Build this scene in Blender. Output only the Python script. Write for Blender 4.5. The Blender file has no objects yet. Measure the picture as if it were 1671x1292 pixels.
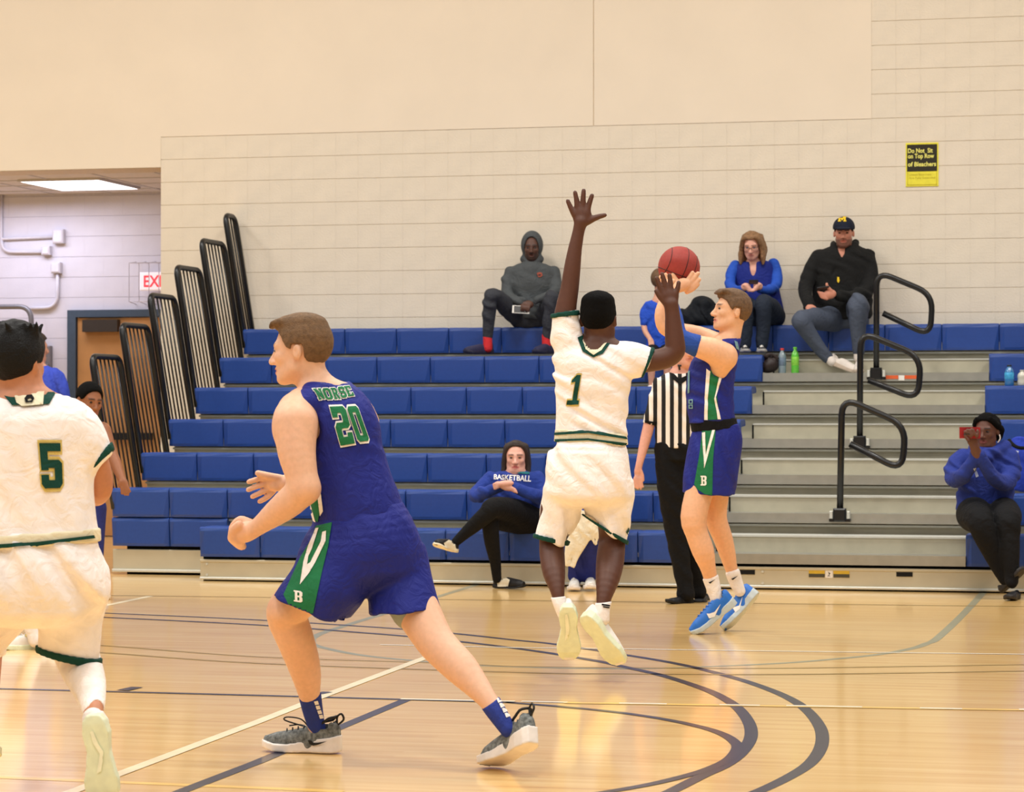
import bpy, math, random
import numpy as np
from mathutils import Vector, Matrix
from mathutils.bvhtree import BVHTree
from mathutils.geometry import delaunay_2d_cdt

# ------------------------------------------------------------------ camera, world, lights, exposure
F_PX, PSI, PIT, CAM_H = 4279.34, 0.2323, 0.0070, 1.2124
IMG_W, IMG_H = 1671.0, 1292.0
sc = bpy.context.scene
col = sc.collection
cam_d = bpy.data.cameras.new('camera')
cam = bpy.data.objects.new('camera', cam_d)
col.objects.link(cam)
cam.location = (0, 0, CAM_H)
cam.rotation_euler = (math.pi / 2 + PIT, 0, PSI)
cam_d.sensor_width = 36.0
cam_d.lens = F_PX * 36.0 / IMG_W
cam_d.clip_end = 200
cam_d.dof.use_dof = True
cam_d.dof.focus_distance = 11.3
cam_d.dof.aperture_fstop = 9.0
sc.camera = cam
sc.view_settings.view_transform = 'Standard'
sc.view_settings.look = 'None'
sc.view_settings.gamma = 1.0
sc.view_settings.use_curve_mapping = False
sc.view_settings.exposure = 0.18

world = bpy.data.worlds.new('world')
sc.world = world
world.use_nodes = True
world.node_tree.nodes['Background'].inputs[0].default_value = (1.0, 0.965, 0.93, 1)
world.node_tree.nodes['Background'].inputs[1].default_value = 0.17

def area_light(name, loc, size, power, color):
    l = bpy.data.lights.new(name, 'AREA')
    l.shape = 'RECTANGLE'; l.size = size[0]; l.size_y = size[1]
    l.energy = power; l.color = color
    o = bpy.data.objects.new(name, l); o.location = loc
    col.objects.link(o)
    return o
WARM = (1.0, 0.955, 0.895)
for gx in (-13.0, -7.5, -2.0, 3.5):            # rows of high-bay fixtures under the roof of the hall
    for gy, pw in ((-2.0, 150), (4.0, 175), (10.0, 205), (16.8, 250)):
        area_light('high_bay_light', (gx, gy, 8.6), (1.6, 1.6), pw, WARM).data.spread = math.radians(160)
area_light('corridor_light', (-10.6, 23.6, 3.33), (1.2, 0.6), 26, (0.80, 0.82, 1.0))
area_light('corridor_light', (-12.6, 23.6, 3.33), (1.2, 0.6), 30, (0.80, 0.82, 1.0))

# ------------------------------------------------------------------ pixel <-> world
_cp, _sp, _cy, _sy = math.cos(PIT), math.sin(PIT), math.cos(PSI), math.sin(PSI)
C_R = np.array([_cy, _sy, 0.0])                       # image right
C_F = np.array([-_sy * _cp, _cy * _cp, _sp])          # optical axis
C_U = np.array([_sy * _sp, -_cy * _sp, _cp])          # image up
C_O = np.array([0, 0, CAM_H])
def ray(px, py):
    return C_F + C_R * ((px - IMG_W / 2) / F_PX) - C_U * ((py - IMG_H / 2) / F_PX)
def W(px, py, dep):                                   # a pixel at a depth along the optical axis
    return C_O + ray(px, py) * dep
def on_floor(px, py, z=0.0):
    r = ray(px, py); return C_O + r * ((z - CAM_H) / r[2])
def on_y(px, py, y):
    r = ray(px, py); return C_O + r * (y / r[1])
def on_x(px, py, x):
    r = ray(px, py); return C_O + r * (x / r[0])
def dep_floor(py, px=835.5):
    return float(np.dot(on_floor(px, py) - C_O, C_F))
def pix(P):
    d = np.asarray(P, float) - C_O; z = d @ C_F
    return (IMG_W / 2 + F_PX * (d @ C_R) / z, IMG_H / 2 - F_PX * (d @ C_U) / z)

# ------------------------------------------------------------------ materials
MATS = {}
def srgb(r, g, b):
    f = lambda c: (c / 255 / 12.92) if c / 255 <= 0.04045 else ((c / 255 + 0.055) / 1.055) ** 2.4
    return (f(r), f(g), f(b), 1)
def mat(name, rgb, rough=0.6, metal=0.0, noise=0.06, nscale=30.0, bump=0.0, bscale=200.0, spec=0.4,
        coat=0.0, sheen=0.0, emit=None, tint=False, sss=0.0, alpha=1.0, trans=0.0):
    if name in MATS: return MATS[name]
    m = bpy.data.materials.new(name); m.use_nodes = True
    nt = m.node_tree; b = nt.nodes['Principled BSDF']
    c = srgb(*rgb)
    b.inputs['Roughness'].default_value = rough
    b.inputs['Metallic'].default_value = metal
    b.inputs['Specular IOR Level'].default_value = spec
    b.inputs['Coat Weight'].default_value = coat
    b.inputs['Coat Roughness'].default_value = 0.15
    b.inputs['Sheen Weight'].default_value = sheen
    b.inputs['Transmission Weight'].default_value = trans
    if sss:
        b.inputs['Subsurface Weight'].default_value = sss
        b.inputs['Subsurface Radius'].default_value = (0.02, 0.008, 0.004)
        b.inputs['Subsurface Scale'].default_value = 0.4
    tc = nt.nodes.new('ShaderNodeTexCoord')
    nz = nt.nodes.new('ShaderNodeTexNoise'); nz.inputs['Scale'].default_value = nscale
    nz.inputs['Detail'].default_value = 4
    nt.links.new(tc.outputs['Object'], nz.inputs['Vector'])
    mr = nt.nodes.new('ShaderNodeMapRange')
    mr.inputs[1].default_value = 0.3; mr.inputs[2].default_value = 0.7
    mr.inputs[3].default_value = 1 - noise; mr.inputs[4].default_value = 1 + noise
    nt.links.new(nz.outputs['Fac'], mr.inputs[0])
    mx = nt.nodes.new('ShaderNodeMix'); mx.data_type = 'RGBA'; mx.blend_type = 'MULTIPLY'
    mx.inputs[0].default_value = 1.0
    if tint:
        at = nt.nodes.new('ShaderNodeAttribute'); at.attribute_name = 'tint'
        nt.links.new(at.outputs['Color'], mx.inputs[6])
    else:
        mx.inputs[6].default_value = c
    nt.links.new(mr.outputs[0], mx.inputs[7])
    nt.links.new(mx.outputs[2], b.inputs['Base Color'])
    if bump:
        n2 = nt.nodes.new('ShaderNodeTexNoise'); n2.inputs['Scale'].default_value = bscale
        n2.inputs['Detail'].default_value = 3
        nt.links.new(tc.outputs['Object'], n2.inputs['Vector'])
        bp = nt.nodes.new('ShaderNodeBump'); bp.inputs['Strength'].default_value = bump
        bp.inputs['Distance'].default_value = 0.01
        nt.links.new(n2.outputs['Fac'], bp.inputs['Height'])
        nt.links.new(bp.outputs[0], b.inputs['Normal'])
    if emit:
        b.inputs['Emission Color'].default_value = c
        b.inputs['Emission Strength'].default_value = emit
    MATS[name] = m
    return m

# ------------------------------------------------------------------ objects
def link(name, me, m=None, parent=None, smooth=False):
    o = bpy.data.objects.new(name, me); col.objects.link(o)
    if m is not None and me is not None and len(me.materials) == 0: me.materials.append(m)
    if parent is not None: o.parent = parent
    if smooth:
        me.polygons.foreach_set('use_smooth', [True] * len(me.polygons))
    return o
def tag(o, label=None, cat=None, group=None, kind=None):
    if label: o['label'] = label
    if cat: o['category'] = cat
    if group: o['group'] = group
    if kind: o['kind'] = kind
    return o
def empty(name, loc=(0, 0, 0)):
    o = bpy.data.objects.new(name, None); o.location = loc; o.empty_display_size = 0.1
    col.objects.link(o); return o
def put_under(child, parent):
    """parent keeping the child's world place (parents here are only translated)"""
    child.parent = parent
    child.matrix_parent_inverse = Matrix.Translation(-Vector(parent.location))

class MB:
    """collects boxes, tubes and prisms into one mesh"""
    def __init__(s): s.v = []; s.f = []
    def raw(s, v, f):
        n = len(s.v); s.v += [tuple(map(float, p)) for p in v]; s.f += [tuple(i + n for i in q) for q in f]; return s
    def box(s, lo, hi, bev=0.0):
        (x0, y0, z0), (x1, y1, z1) = lo, hi
        if bev <= 0:
            v = [(x0, y0, z0), (x1, y0, z0), (x1, y1, z0), (x0, y1, z0), (x0, y0, z1), (x1, y0, z1), (x1, y1, z1), (x0, y1, z1)]
            f = [(0, 3, 2, 1), (4, 5, 6, 7), (0, 1, 5, 4), (1, 2, 6, 5), (2, 3, 7, 6), (3, 0, 4, 7)]
            return s.raw(v, f)
        # chamfered box: rings in Y so that front edges are bevelled
        b = bev; v = []
        for (y, e) in ((y0, b), (y0 + b, 0), (y1 - b, 0), (y1, b)):
            v += [(x0 + e, y, z0 + e), (x1 - e, y, z0 + e), (x1 - e, y, z1 - e), (x0 + e, y, z1 - e)]
        f = [(0, 1, 2, 3), (15, 14, 13, 12)]
        for k in range(3):
            for i in range(4):
                a = 4 * k + i; c = 4 * k + (i + 1) % 4
                f.append((a, a + 4, c + 4, c))
        return s.raw(v, f)
    def prism(s, prof, x0, x1):
        """profile of (y, z) extruded along x"""
        n = len(prof)
        v = [(x0, y, z) for y, z in prof] + [(x1, y, z) for y, z in prof]
        f = [tuple(range(n))[::-1], tuple(range(n, 2 * n))]
        for i in range(n):
            j = (i + 1) % n; f.append((i, j, n + j, n + i))
        return s.raw(v, f)
    def tube(s, pts, r, n=10, closed=False):
        P = [np.asarray(p, float) for p in pts]; m = len(P)
        rr = r if hasattr(r, '__len__') else [r] * m
        v = []; f = []; prev = None
        for i in range(m):
            a = P[(i - 1) % m] if (closed or i > 0) else P[i]
            c = P[(i + 1) % m] if (closed or i < m - 1) else P[i]
            t = c - a; t = t / (np.linalg.norm(t) + 1e-12)
            if prev is None:
                up = np.array([0, 0, 1.0]) if abs(t[2]) < .9 else np.array([1.0, 0, 0])
                u = np.cross(t, up)
            else:
                u = prev - t * (prev @ t)
            u /= np.linalg.norm(u) + 1e-12; prev = u
            w = np.cross(t, u)
            for k in range(n):
                a_ = 2 * math.pi * k / n
                v.append(P[i] + rr[i] * (math.cos(a_) * u + math.sin(a_) * w))
        for i in range(m if closed else m - 1):
            j = (i + 1) % m
            for k in range(n):
                k2 = (k + 1) % n
                f.append((i * n + k, i * n + k2, j * n + k2, j * n + k))
        if not closed:
            f.append(tuple(range(n))[::-1]); f.append(tuple((m - 1) * n + k for k in range(n)))
        return s.raw(v, f)
    def lathe(s, prof, c=(0, 0, 0), n=20):
        v = []; f = []
        for r, z in prof:
            for k in range(n):
                a = 2 * math.pi * k / n
                v.append((c[0] + r * math.cos(a), c[1] + r * math.sin(a), c[2] + z))
        for i in range(len(prof) - 1):
            for k in range(n):
                k2 = (k + 1) % n
                f.append((i * n + k, i * n + k2, (i + 1) * n + k2, (i + 1) * n + k))
        f.append(tuple(range(n))[::-1]); f.append(tuple((len(prof) - 1) * n + k for k in range(n)))
        return s.raw(v, f)
    def mesh(s, name='mesh'):
        me = bpy.data.meshes.new(name); me.from_pydata(s.v, [], s.f); me.update(); return me
    def build(s, name, m, parent=None, smooth=False):
        return link(name, s.mesh(name), m, parent, smooth)

def smooth_poly(pts, n=6):
    """Catmull-Rom through points"""
    P = [np.asarray(p, float) for p in pts]; out = []
    Q = [2 * P[0] - P[1]] + P + [2 * P[-1] - P[-2]]
    for i in range(1, len(Q) - 2):
        for k in range(n):
            t = k / n; a, b, c, d = Q[i - 1], Q[i], Q[i + 1], Q[i + 2]
            out.append(0.5 * (2 * b + (c - a) * t + (2 * a - 5 * b + 4 * c - d) * t * t + (3 * b - a - 3 * c + d) * t ** 3))
    out.append(P[-1]); return out
def round_path(pts, rad, n=6):
    """polyline with rounded corners"""
    P = [np.asarray(p, float) for p in pts]; out = [P[0]]
    for i in range(1, len(P) - 1):
        a, b, c = P[i - 1], P[i], P[i + 1]
        r = rad if not hasattr(rad, '__len__') else rad[i - 1]
        r1 = min(r, .49 * np.linalg.norm(a - b)); r2 = min(r, .49 * np.linalg.norm(c - b))
        s = b + (a - b) / np.linalg.norm(a - b) * r1; e = b + (c - b) / np.linalg.norm(c - b) * r2
        for k in range(n + 1):
            t = k / n; out.append((1 - t) ** 2 * s + 2 * t * (1 - t) * b + t * t * e)
    out.append(P[-1]); return out
def text_mesh2d(body, bold=0.0, size=1.0, spacing=1.0):
    cu = bpy.data.curves.new('txt', 'FONT'); cu.body = body; cu.size = size; cu.offset = bold
    cu.space_character = spacing; cu.resolution_u = 3; cu.fill_mode = 'FRONT'
    ob = bpy.data.objects.new('txt', cu)
    col.objects.link(ob)
    dg = bpy.context.evaluated_depsgraph_get()
    me = bpy.data.meshes.new_from_object(ob.evaluated_get(dg))
    V = np.array([v.co[:2] for v in me.vertices]); Fc = [tuple(p.vertices) for p in me.polygons]
    bpy.data.objects.remove(ob); bpy.data.curves.remove(cu); bpy.data.meshes.remove(me)
    return V, Fc
# ------------------------------------------------------------------ the hall
M_BLOCK = mat('painted_block', (226, 215, 196), rough=.55, noise=.03, nscale=6, bump=.25, bscale=60)
M_WALL = mat('painted_wall', (232, 219, 199), rough=.6, noise=.02, nscale=2, bump=.05, bscale=40)
M_LILAC = mat('corridor_paint', (205, 202, 212), rough=.6, noise=.03, nscale=6, bump=.2, bscale=60)
M_BLACK = mat('black_steel', (14, 14, 15), rough=.35, spec=.5, noise=.1)
M_ALU = mat('aluminium', (172, 172, 164), rough=.38, metal=.75, noise=.06, nscale=14)
M_ALU_BR = mat('aluminium_edge', (205, 205, 196), rough=.5, metal=.35, noise=.03)
M_RISER = mat('galvanised_riser', (186, 180, 158), rough=.5, metal=.25, noise=.06, nscale=10)
M_KICK = mat('kick_panel', (196, 188, 164), rough=.42, metal=.3, noise=.05, nscale=6)
M_SEAT = mat('blue_seat_plastic', (34, 68, 142), rough=.36, noise=.06, nscale=40, bump=.08, bscale=700, spec=.5)
M_DARK = mat('dark_gap', (10, 10, 10), rough=.9)

# floor: maple strips running along the bleachers
def floor_material():
    m = bpy.data.materials.new('maple_floor'); m.use_nodes = True
    nt = m.node_tree; b = nt.nodes['Principled BSDF']; N = nt.nodes.new; L = nt.links.new
    tc = N('ShaderNodeTexCoord')
    br = N('ShaderNodeTexBrick'); br.offset = 0.37; br.offset_frequency = 2
    br.inputs['Color1'].default_value = (0.0, 0.0, 0.0, 1); br.inputs['Color2'].default_value = (1, 1, 1, 1)
    br.inputs['Mortar'].default_value = (0.5, 0.5, 0.5, 1)
    br.inputs['Scale'].default_value = 1.0; br.inputs['Mortar Size'].default_value = 0.0006
    br.inputs['Brick Width'].default_value = 0.85; br.inputs['Row Height'].default_value = 0.057
    L(tc.outputs['Object'], br.inputs['Vector'])
    mp = N('ShaderNodeMapping'); mp.inputs['Scale'].default_value = (0.9, 17.5, 1)
    L(tc.outputs['Object'], mp.inputs['Vector'])
    n1 = N('ShaderNodeTexNoise'); n1.inputs['Scale'].default_value = 1.0; n1.inputs['Detail'].default_value = 2
    L(mp.outputs[0], n1.inputs['Vector'])
    mp2 = N('ShaderNodeMapping'); mp2.inputs['Scale'].default_value = (5, 160, 1)
    L(tc.outputs['Object'], mp2.inputs['Vector'])
    n2 = N('ShaderNodeTexNoise'); n2.inputs['Scale'].default_value = 1.0; n2.inputs['Detail'].default_value = 5
    L(mp2.outputs[0], n2.inputs['Vector'])
    ad = N('ShaderNodeMath'); ad.operation = 'MULTIPLY_ADD'
    L(br.outputs['Color'], ad.inputs[0]); ad.inputs[1].default_value = 0.16; L(n1.outputs['Fac'], ad.inputs[2])
    ad2 = N('ShaderNodeMath'); ad2.operation = 'MULTIPLY_ADD'
    L(n2.outputs['Fac'], ad2.inputs[0]); ad2.inputs[1].default_value = 0.35; L(ad.outputs[0], ad2.inputs[2])
    cr = N('ShaderNodeValToRGB'); e = cr.color_ramp.elements
    e[0].position = .34; e[0].color = srgb(192, 136, 78)
    e[1].position = 1.0; e[1].color = srgb(246, 208, 140)
    k = cr.color_ramp.elements.new(.56); k.color = srgb(230, 182, 110)
    k = cr.color_ramp.elements.new(.76); k.color = srgb(239, 195, 124)
    L(ad2.outputs[0], cr.inputs[0])
    L(cr.outputs[0], b.inputs['Base Color'])
    b.inputs['Roughness'].default_value = .33
    b.inputs['Specular IOR Level'].default_value = .45
    b.inputs['Coat Weight'].default_value = .8; b.inputs['Coat Roughness'].default_value = .11
    n3 = N('ShaderNodeTexNoise'); n3.inputs['Scale'].default_value = 1.2
    mp3 = N('ShaderNodeMapping'); mp3.inputs['Scale'].default_value = (1.5, 14, 1)
    L(tc.outputs['Object'], mp3.inputs['Vector']); L(mp3.outputs[0], n3.inputs['Vector'])
    bp = N('ShaderNodeBump'); bp.inputs['Strength'].default_value = .035; bp.inputs['Distance'].default_value = .01
    L(n3.outputs['Fac'], bp.inputs['Height']); L(bp.outputs[0], b.inputs['Normal']); L(bp.outputs[0], b.inputs['Coat Normal'])
    return m
floor = MB().box((-20, -6, -.1), (6, 27.5, 0)).build('floor', floor_material())
tag(floor, 'glossy pale maple gym floor with painted court lines', kind='structure')

def paint(name, pts_px, mname, rgb, width=.0508, lift=.001, n=6, sm=True):
    P = [on_floor(*p)[:2] for p in pts_px]
    if sm and len(P) > 2: P = smooth_poly(P, n)
    P = [np.array(p) for p in P]
    v = []; f = []
    for i, p in enumerate(P):
        a = P[max(i - 1, 0)]; c = P[min(i + 1, len(P) - 1)]
        t = c - a; t /= np.linalg.norm(t); q = np.array([-t[1], t[0]]) * width / 2
        v += [(p[0] + q[0], p[1] + q[1], lift), (p[0] - q[0], p[1] - q[1], lift)]
    for i in range(len(P) - 1): f.append((2 * i, 2 * i + 1, 2 * i + 3, 2 * i + 2))
    return MB().raw(v, f).build(name, mat(mname, rgb, rough=.3, coat=.4, noise=.08, nscale=8), floor)
NAVY = ('line_navy', (44, 46, 62)); GREY = ('line_grey', (150, 148, 122)); OLIVE = ('line_olive', (160, 128, 66))
WHITE = ('line_white', (250, 240, 216)); YEL = ('line_yellow', (240, 196, 104)); BROWN = ('line_brown', (96, 64, 46))
CREAM = ('line_cream', (244, 228, 188))
paint('court_line', [(20, 969.5), (163, 971.3), (1671, 989.6), (1760, 990.7)], *OLIVE, width=.045, sm=False)
paint('court_line', [(60, 995.5), (165, 1000), (420, 1011.5), (665, 1027), (750, 1034.5), (840, 1044.3), (905, 1051), (1017, 1068), (1112, 1084.4),
       (1194, 1104.8), (1250, 1123), (1291, 1141), (1318, 1160), (1336, 1182.5), (1342, 1202), (1338, 1223), (1322, 1245), (1294, 1264), (1250, 1286), (1205, 1304)], *NAVY)
paint('court_line', [(60, 1002.5), (165, 1007), (420, 1019.8), (583, 1031.8), (676, 1039.4), (769, 1049), (840, 1057.7), (905, 1067), (982, 1080), (1020, 1088.5),
       (1085, 1103.4), (1148, 1123.9), (1180.5, 1138.9), (1205, 1156), (1221, 1177), (1226, 1196), (1221, 1213), (1205, 1233), (1180, 1250.5), (1145, 1266.5), (1100, 1289), (1060, 1307)], *NAVY, lift=.0014)
paint('court_line', [(-60, 1122.4), (0, 1123.9), (420, 1134.8), (654, 1141.3), (823, 1145.9), (840, 1147), (976, 1158.8), (1071, 1171.5), (1139, 1185.2), (1178, 1197.5), (1199, 1211),
       (1203, 1222), (1188, 1240), (1153, 1256), (1112, 1268), (1058, 1280.5), (992, 1292), (930, 1301)], *NAVY, width=.045, lift=.0018)
paint('court_line', [(60, 1049), (165, 1053), (420, 1071.6), (720, 1081.7), (840, 1087.2), (1030, 1089.6), (1250, 1090.4), (1480, 1087.4), (1671, 1084.4), (1760, 1083)], *OLIVE, width=.04)
paint('court_line', [(60, 1060.5), (165, 1064.8), (420, 1082.2), (840, 1097), (1030, 1099.6), (1250, 1100.6), (1480, 1098), (1671, 1094.8), (1760, 1093)], *OLIVE, width=.04, lift=.0014)
paint('court_line', [(60, 1313.5), (118, 1292), (420, 1178.4), (529, 1135.5), (706, 1069), (745, 1054)], *CREAM, sm=False, lift=.0022)
paint('court_line', [(620, 1052.3), (840, 1057), (950, 1058.3), (1255, 1062.6), (1671, 1068), (1760, 1069)], *WHITE, width=.03, sm=False, lift=.0026)
for a, b in (((654, 1141), (840, 1145)), ((851, 1144.9), (926, 1146.6)), ((1010, 1148), (1088, 1149.2)), ((1174, 1150.4), (1240, 1151.6)),
             ((1283, 1151.8), (1407, 1154.2)), ((1501, 1155.8), (1570, 1157.2)), ((1663, 1158), (1720, 1159))):
    paint('court_dash', [a, b], *WHITE, width=.034, sm=False, lift=.003)
paint('court_line', [(920, 1147), (1700, 1159.4)], *YEL, width=.05, sm=False, lift=.0024)
paint('court_line', [(-50, 1267.5), (0, 1268.5), (420, 1285.4), (560, 1291.5)], *YEL, width=.05, sm=False, lift=.0008)
paint('court_line', [(240, 1314.5), (297, 1291), (420, 1243.6), (662, 1142)], *NAVY, width=.052, sm=False, lift=.0012)
paint('lane_block', [(200, 1127), (224, 1121.6)], *NAVY, width=.06, sm=False, lift=.003)
paint('lane_block', [(518, 1133), (535, 1129.5)], *NAVY, width=.05, sm=False, lift=.003)
paint('court_line', [(790, 951.5), (763, 958.5), (640, 997), (540, 1028), (513, 1039), (508, 1045.5), (516, 1053.5), (583, 1068), (673, 1077.6), (790, 1086), (1020, 1091), (1250, 1083.4), (1372, 1074.3),
       (1440, 1066.8), (1490, 1057.5), (1512, 1050), (1530, 1041), (1571, 1002.7), (1604, 967), (1612, 958)], *GREY, width=.05, lift=.0006)
paint('court_line', [(100, 1003), (246, 972.5)], *CREAM, width=.05, sm=False, lift=.0008)

# gym wall behind the bleachers, built of scored blocks with a smooth panel above
YW = 22.003; ZC = 3.6823; CRS = .2032; BL = .4064
XOP = float(on_y(263, 400, YW)[0])                      # right jamb of the corridor opening
ZHD = float(on_y(130, 276, YW)[2])                      # underside of the header
XPR = float(on_y(1437, 150, YW)[0])                     # right end of the smooth panel
XJT = float(on_y(969, 100, YW)[0])
wall_back = MB().box((XOP, YW - .002, 0), (3.0, YW + .4, 9)).box((-16, YW - .002, ZHD), (XOP, YW + .4, 9)).build('wall_back', mat('mortar', (226, 212, 190), rough=.8))
tag(wall_back, 'cream painted scored-block gym wall behind the bleachers', kind='structure')
def block_mesh(w, hgt, score, dep=.02):
    """face with chamfered bed joints and hairline head joints"""
    b = MB(); g = .0012; c = .0022; v_ = .0003
    prof = [(c, g), (0, g + c), (0, hgt - g - c), (c, hgt - g), (dep, hgt - g), (dep, g)]
    if score: b.prism(prof, v_, w / 2 - v_); b.prism(prof, w / 2 + v_, w - v_)
    else: b.prism(prof, v_, w - v_)
    return b.mesh('block')
BM_FULL = block_mesh(BL, CRS, True); BM_HALF = block_mesh(BL / 2, CRS, False)
for me in (BM_FULL, BM_HALF): me.materials.append(M_BLOCK)
def lay_blocks(parent, x0, x1, y, ztop, n0, n1, full, half, xref, m=None):
    for n in range(n0, n1):
        z = ztop - (n + 1) * CRS
        off = 0 if n % 2 == 0 else BL / 2
        x = xref + off + math.ceil((x0 - xref - off - 1e-4) / BL) * BL
        if x - x0 > BL / 2 - .01:
            o = link('block', half, None, parent); o.location = (x - BL / 2, y, z)
        while x < x1 - .01:
            if x + BL > x1 + .02:
                o = link('block', half, None, parent); o.location = (x, y, z); break
            o = link('block', full, None, parent); o.location = (x, y, z); x += BL
XG = XOP + round((XPR - XOP) / (BL / 2)) * (BL / 2)
lay_blocks(wall_back, XOP, -.4, YW - .008, ZC, 0, 9, BM_FULL, BM_HALF, XOP)
lay_blocks(wall_back, XG, -.4, YW - .008, ZC, -6, 0, BM_FULL, BM_HALF, XG)
# blocks beside the end rails run further down
lay_blocks(wall_back, XOP, XOP + 1.22, YW - .008, ZC, 9, 16, BM_FULL, BM_HALF, XOP)
pan = MB().box((XOP, YW - .012, ZC), (XJT - .004, YW + .02, 9)).box((XJT + .004, YW - .012, ZC), (XG, YW + .02, 9)).box((-16, YW - .012, ZHD), (XOP, YW + .02, 9)).build('smooth_panel', M_WALL, wall_back)
MB().box((-16, YW - .006, ZHD - .004), (XOP + .01, YW + .4, ZHD + .03)).build('header_trim', mat('header_trim', (196, 182, 160), rough=.6), wall_back)
# corridor behind the opening
YC = float(on_y(130, 316, 1)[1]); 
r_ = ray(130, 316); YC = float(r_[1] * (ZHD - CAM_H) / r_[2])
wall_corr = MB().box((-16, YC - .002, 0), (XOP + .6, YC + .3, 4.2)).build('wall_corridor', mat('mortar_grey', (198, 195, 205), rough=.8))
tag(wall_corr, 'pale lilac-grey block wall at the back of the corridor', kind='structure')
BC_FULL = block_mesh(BL, CRS, False); BC_HALF = block_mesh(BL / 2, CRS, False)
for me in (BC_FULL, BC_HALF): me.materials.append(M_LILAC)
lay_blocks(wall_corr, -12.6, XOP + .6, YC - .008, ZHD - .02, 0, 13, BC_FULL, BC_HALF, -12.6)
wj = MB().box((XOP, YW + .4, 0), (XOP + .2, YC + .012, ZHD)).build('wall_corridor_side', M_LILAC)
tag(wj, 'narrow side wall of the corridor beside the opening', kind='structure')
ceil_c = MB().box((-16, YW + .4, ZHD + .004), (XOP + .2, YC + .3, ZHD + .1)).build('ceiling_corridor', mat('ceiling_tile', (206, 200, 200), rough=.8, noise=.05, nscale=20))
tag(ceil_c, 'white tiled corridor ceiling behind the opening', kind='structure')
for k in range(0, 8):      # tile grid
    x = XOP - .25 - k * .61
    MB().box((x - .012, YW + .4, ZHD - .002), (x + .012, YC, ZHD + .006)).build('ceiling_grid_bar', mat('grid_bar', (190, 186, 186), rough=.5), ceil_c)
for k in range(1, 6):
    y = YW + .4 + k * .55
    MB().box((-16, y - .012, ZHD - .003), (XOP + .2, y + .012, ZHD + .006)).build('ceiling_grid_bar', mat('grid_bar', (190, 186, 186), rough=.5), ceil_c)
def on_z(px, py, z):
    r = ray(px, py); return C_O + r * ((z - CAM_H) / r[2])
lc = [on_z(*p, ZHD - .012) for p in ((47, 296), (150, 291.5), (211, 303.5), (118, 307))]
lx0 = (lc[0][0]); lx1 = lc[2][0]; ly0 = lc[2][1]
lamp = empty('ceiling_light', tuple((lc[0] + lc[2]) / 2)); tag(lamp, 'bright fluorescent ceiling panel in the corridor above the exit', 'ceiling light')
LX0, LX1 = float(on_z(60, 299, ZHD)[0]), float(on_z(198, 299, ZHD)[0])
LY0, LY1 = float(on_z(118, 291.5, ZHD)[1]), float(on_z(140, 307, ZHD)[1])
LY0, LY1 = min(LY0, LY1), max(LY0, LY1)
o = MB().box((LX0, LY0, ZHD - .02), (LX1, LY1, ZHD - .006)).build('diffuser', mat('diffuser', (250, 250, 255), emit=3.0)); put_under(o, lamp)
fr = MB()
for a, b_ in (((LX0 - .02, LY0 - .02), (LX1 + .02, LY0)), ((LX0 - .02, LY1), (LX1 + .02, LY1 + .02)), ((LX0 - .02, LY0), (LX0, LY1)), ((LX1, LY0), (LX1 + .02, LY1))):
    fr.box((*a, ZHD - .02), (*b_, ZHD + .003))
put_under(fr.build('frame', mat('grid_bar', (190, 186, 186))), lamp)

# door in the corridor
FX0 = float(on_y(114, 600, YC)[0]); ZD = float(on_y(150, 506, YC)[2])
door = empty('door_1', (FX0, YC, 0)); tag(door, 'brown wooden double door in a blue-grey steel frame behind the end rails', kind='structure')
M_FRAME = mat('door_frame_paint', (62, 76, 92), rough=.45)
fx1 = FX0 + 1.95
f_ = MB().box((FX0, YC - .07, 0), (FX0 + .09, YC + .02, ZD)).box((fx1 - .09, YC - .07, 0), (fx1, YC + .02, ZD)).box((FX0 + .09, YC - .07, ZD - .07), (fx1 - .09, YC + .02, ZD))
put_under(f_.build('door_frame', M_FRAME), door)
for k in range(2):
    x = FX0 + .1 + k * .88
    leaf = MB().box((x, YC - .04, .01), (x + .87, YC - .005, ZD - .08)).build('door_leaf', mat('door_wood', (176, 128, 78), rough=.45, noise=.12, nscale=5)); put_under(leaf, door)
    o = MB().box((x + .06, YC - .11, .96), (x + .81, YC - .07, 1.03)).box((x + .04, YC - .1, .94), (x + .12, YC - .04, 1.05)).build('panic_bar', M_BLACK, leaf)
    o = MB().box((x + .08, YC - .12, ZD - .22), (x + .45, YC - .04, ZD - .1)).build('door_closer', mat('closer', (50, 42, 36), rough=.5), leaf)

# exit sign with its wire guard
ec = on_y(256, 459, YC - .12)
ex = empty('exit_sign', tuple(ec)); tag(ex, 'white exit sign with red letters in a wire cage above the door', 'exit sign')
w2, h2 = .17, .09
put_under(MB().box((ec[0] - w2, ec[1] - .03, ec[2] - h2), (ec[0] + w2, ec[1] + .05, ec[2] + h2), .01).build('housing', mat('exit_white', (245, 235, 240), rough=.4, emit=.25)), ex)
V, Fc = text_mesh2d('EXIT', .02)
V = V - V.min(0); s_ = .115 / V[:, 1].max(); V *= [s_ * .86, s_]
put_under(MB().raw([(ec[0] - .125 + a, ec[1] - .032, ec[2] - .057 + b) for a, b in V], Fc).build('lettering', mat('exit_red', (228, 60, 72), emit=.6)), ex)
cg = MB(); gx0, gx1, gz0, gz1 = ec[0] - .26, ec[0] + .26, ec[2] - .22, ec[2] + .2
for x in np.linspace(gx0, gx1, 6):
    cg.tube([(x, YC - .01, gz1), (x, YC - .2, gz1 - .02), (x, YC - .2, gz0 + .02), (x, YC - .01, gz0)], .004, 5)
for z in (gz0 + .02, gz1 - .02): cg.tube([(gx0, YC - .2, z), (gx1, YC - .2, z)], .005, 5)
put_under(cg.build('wire_guard', mat('guard_wire', (176, 172, 182), rough=.4, metal=.3)), ex)

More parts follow.
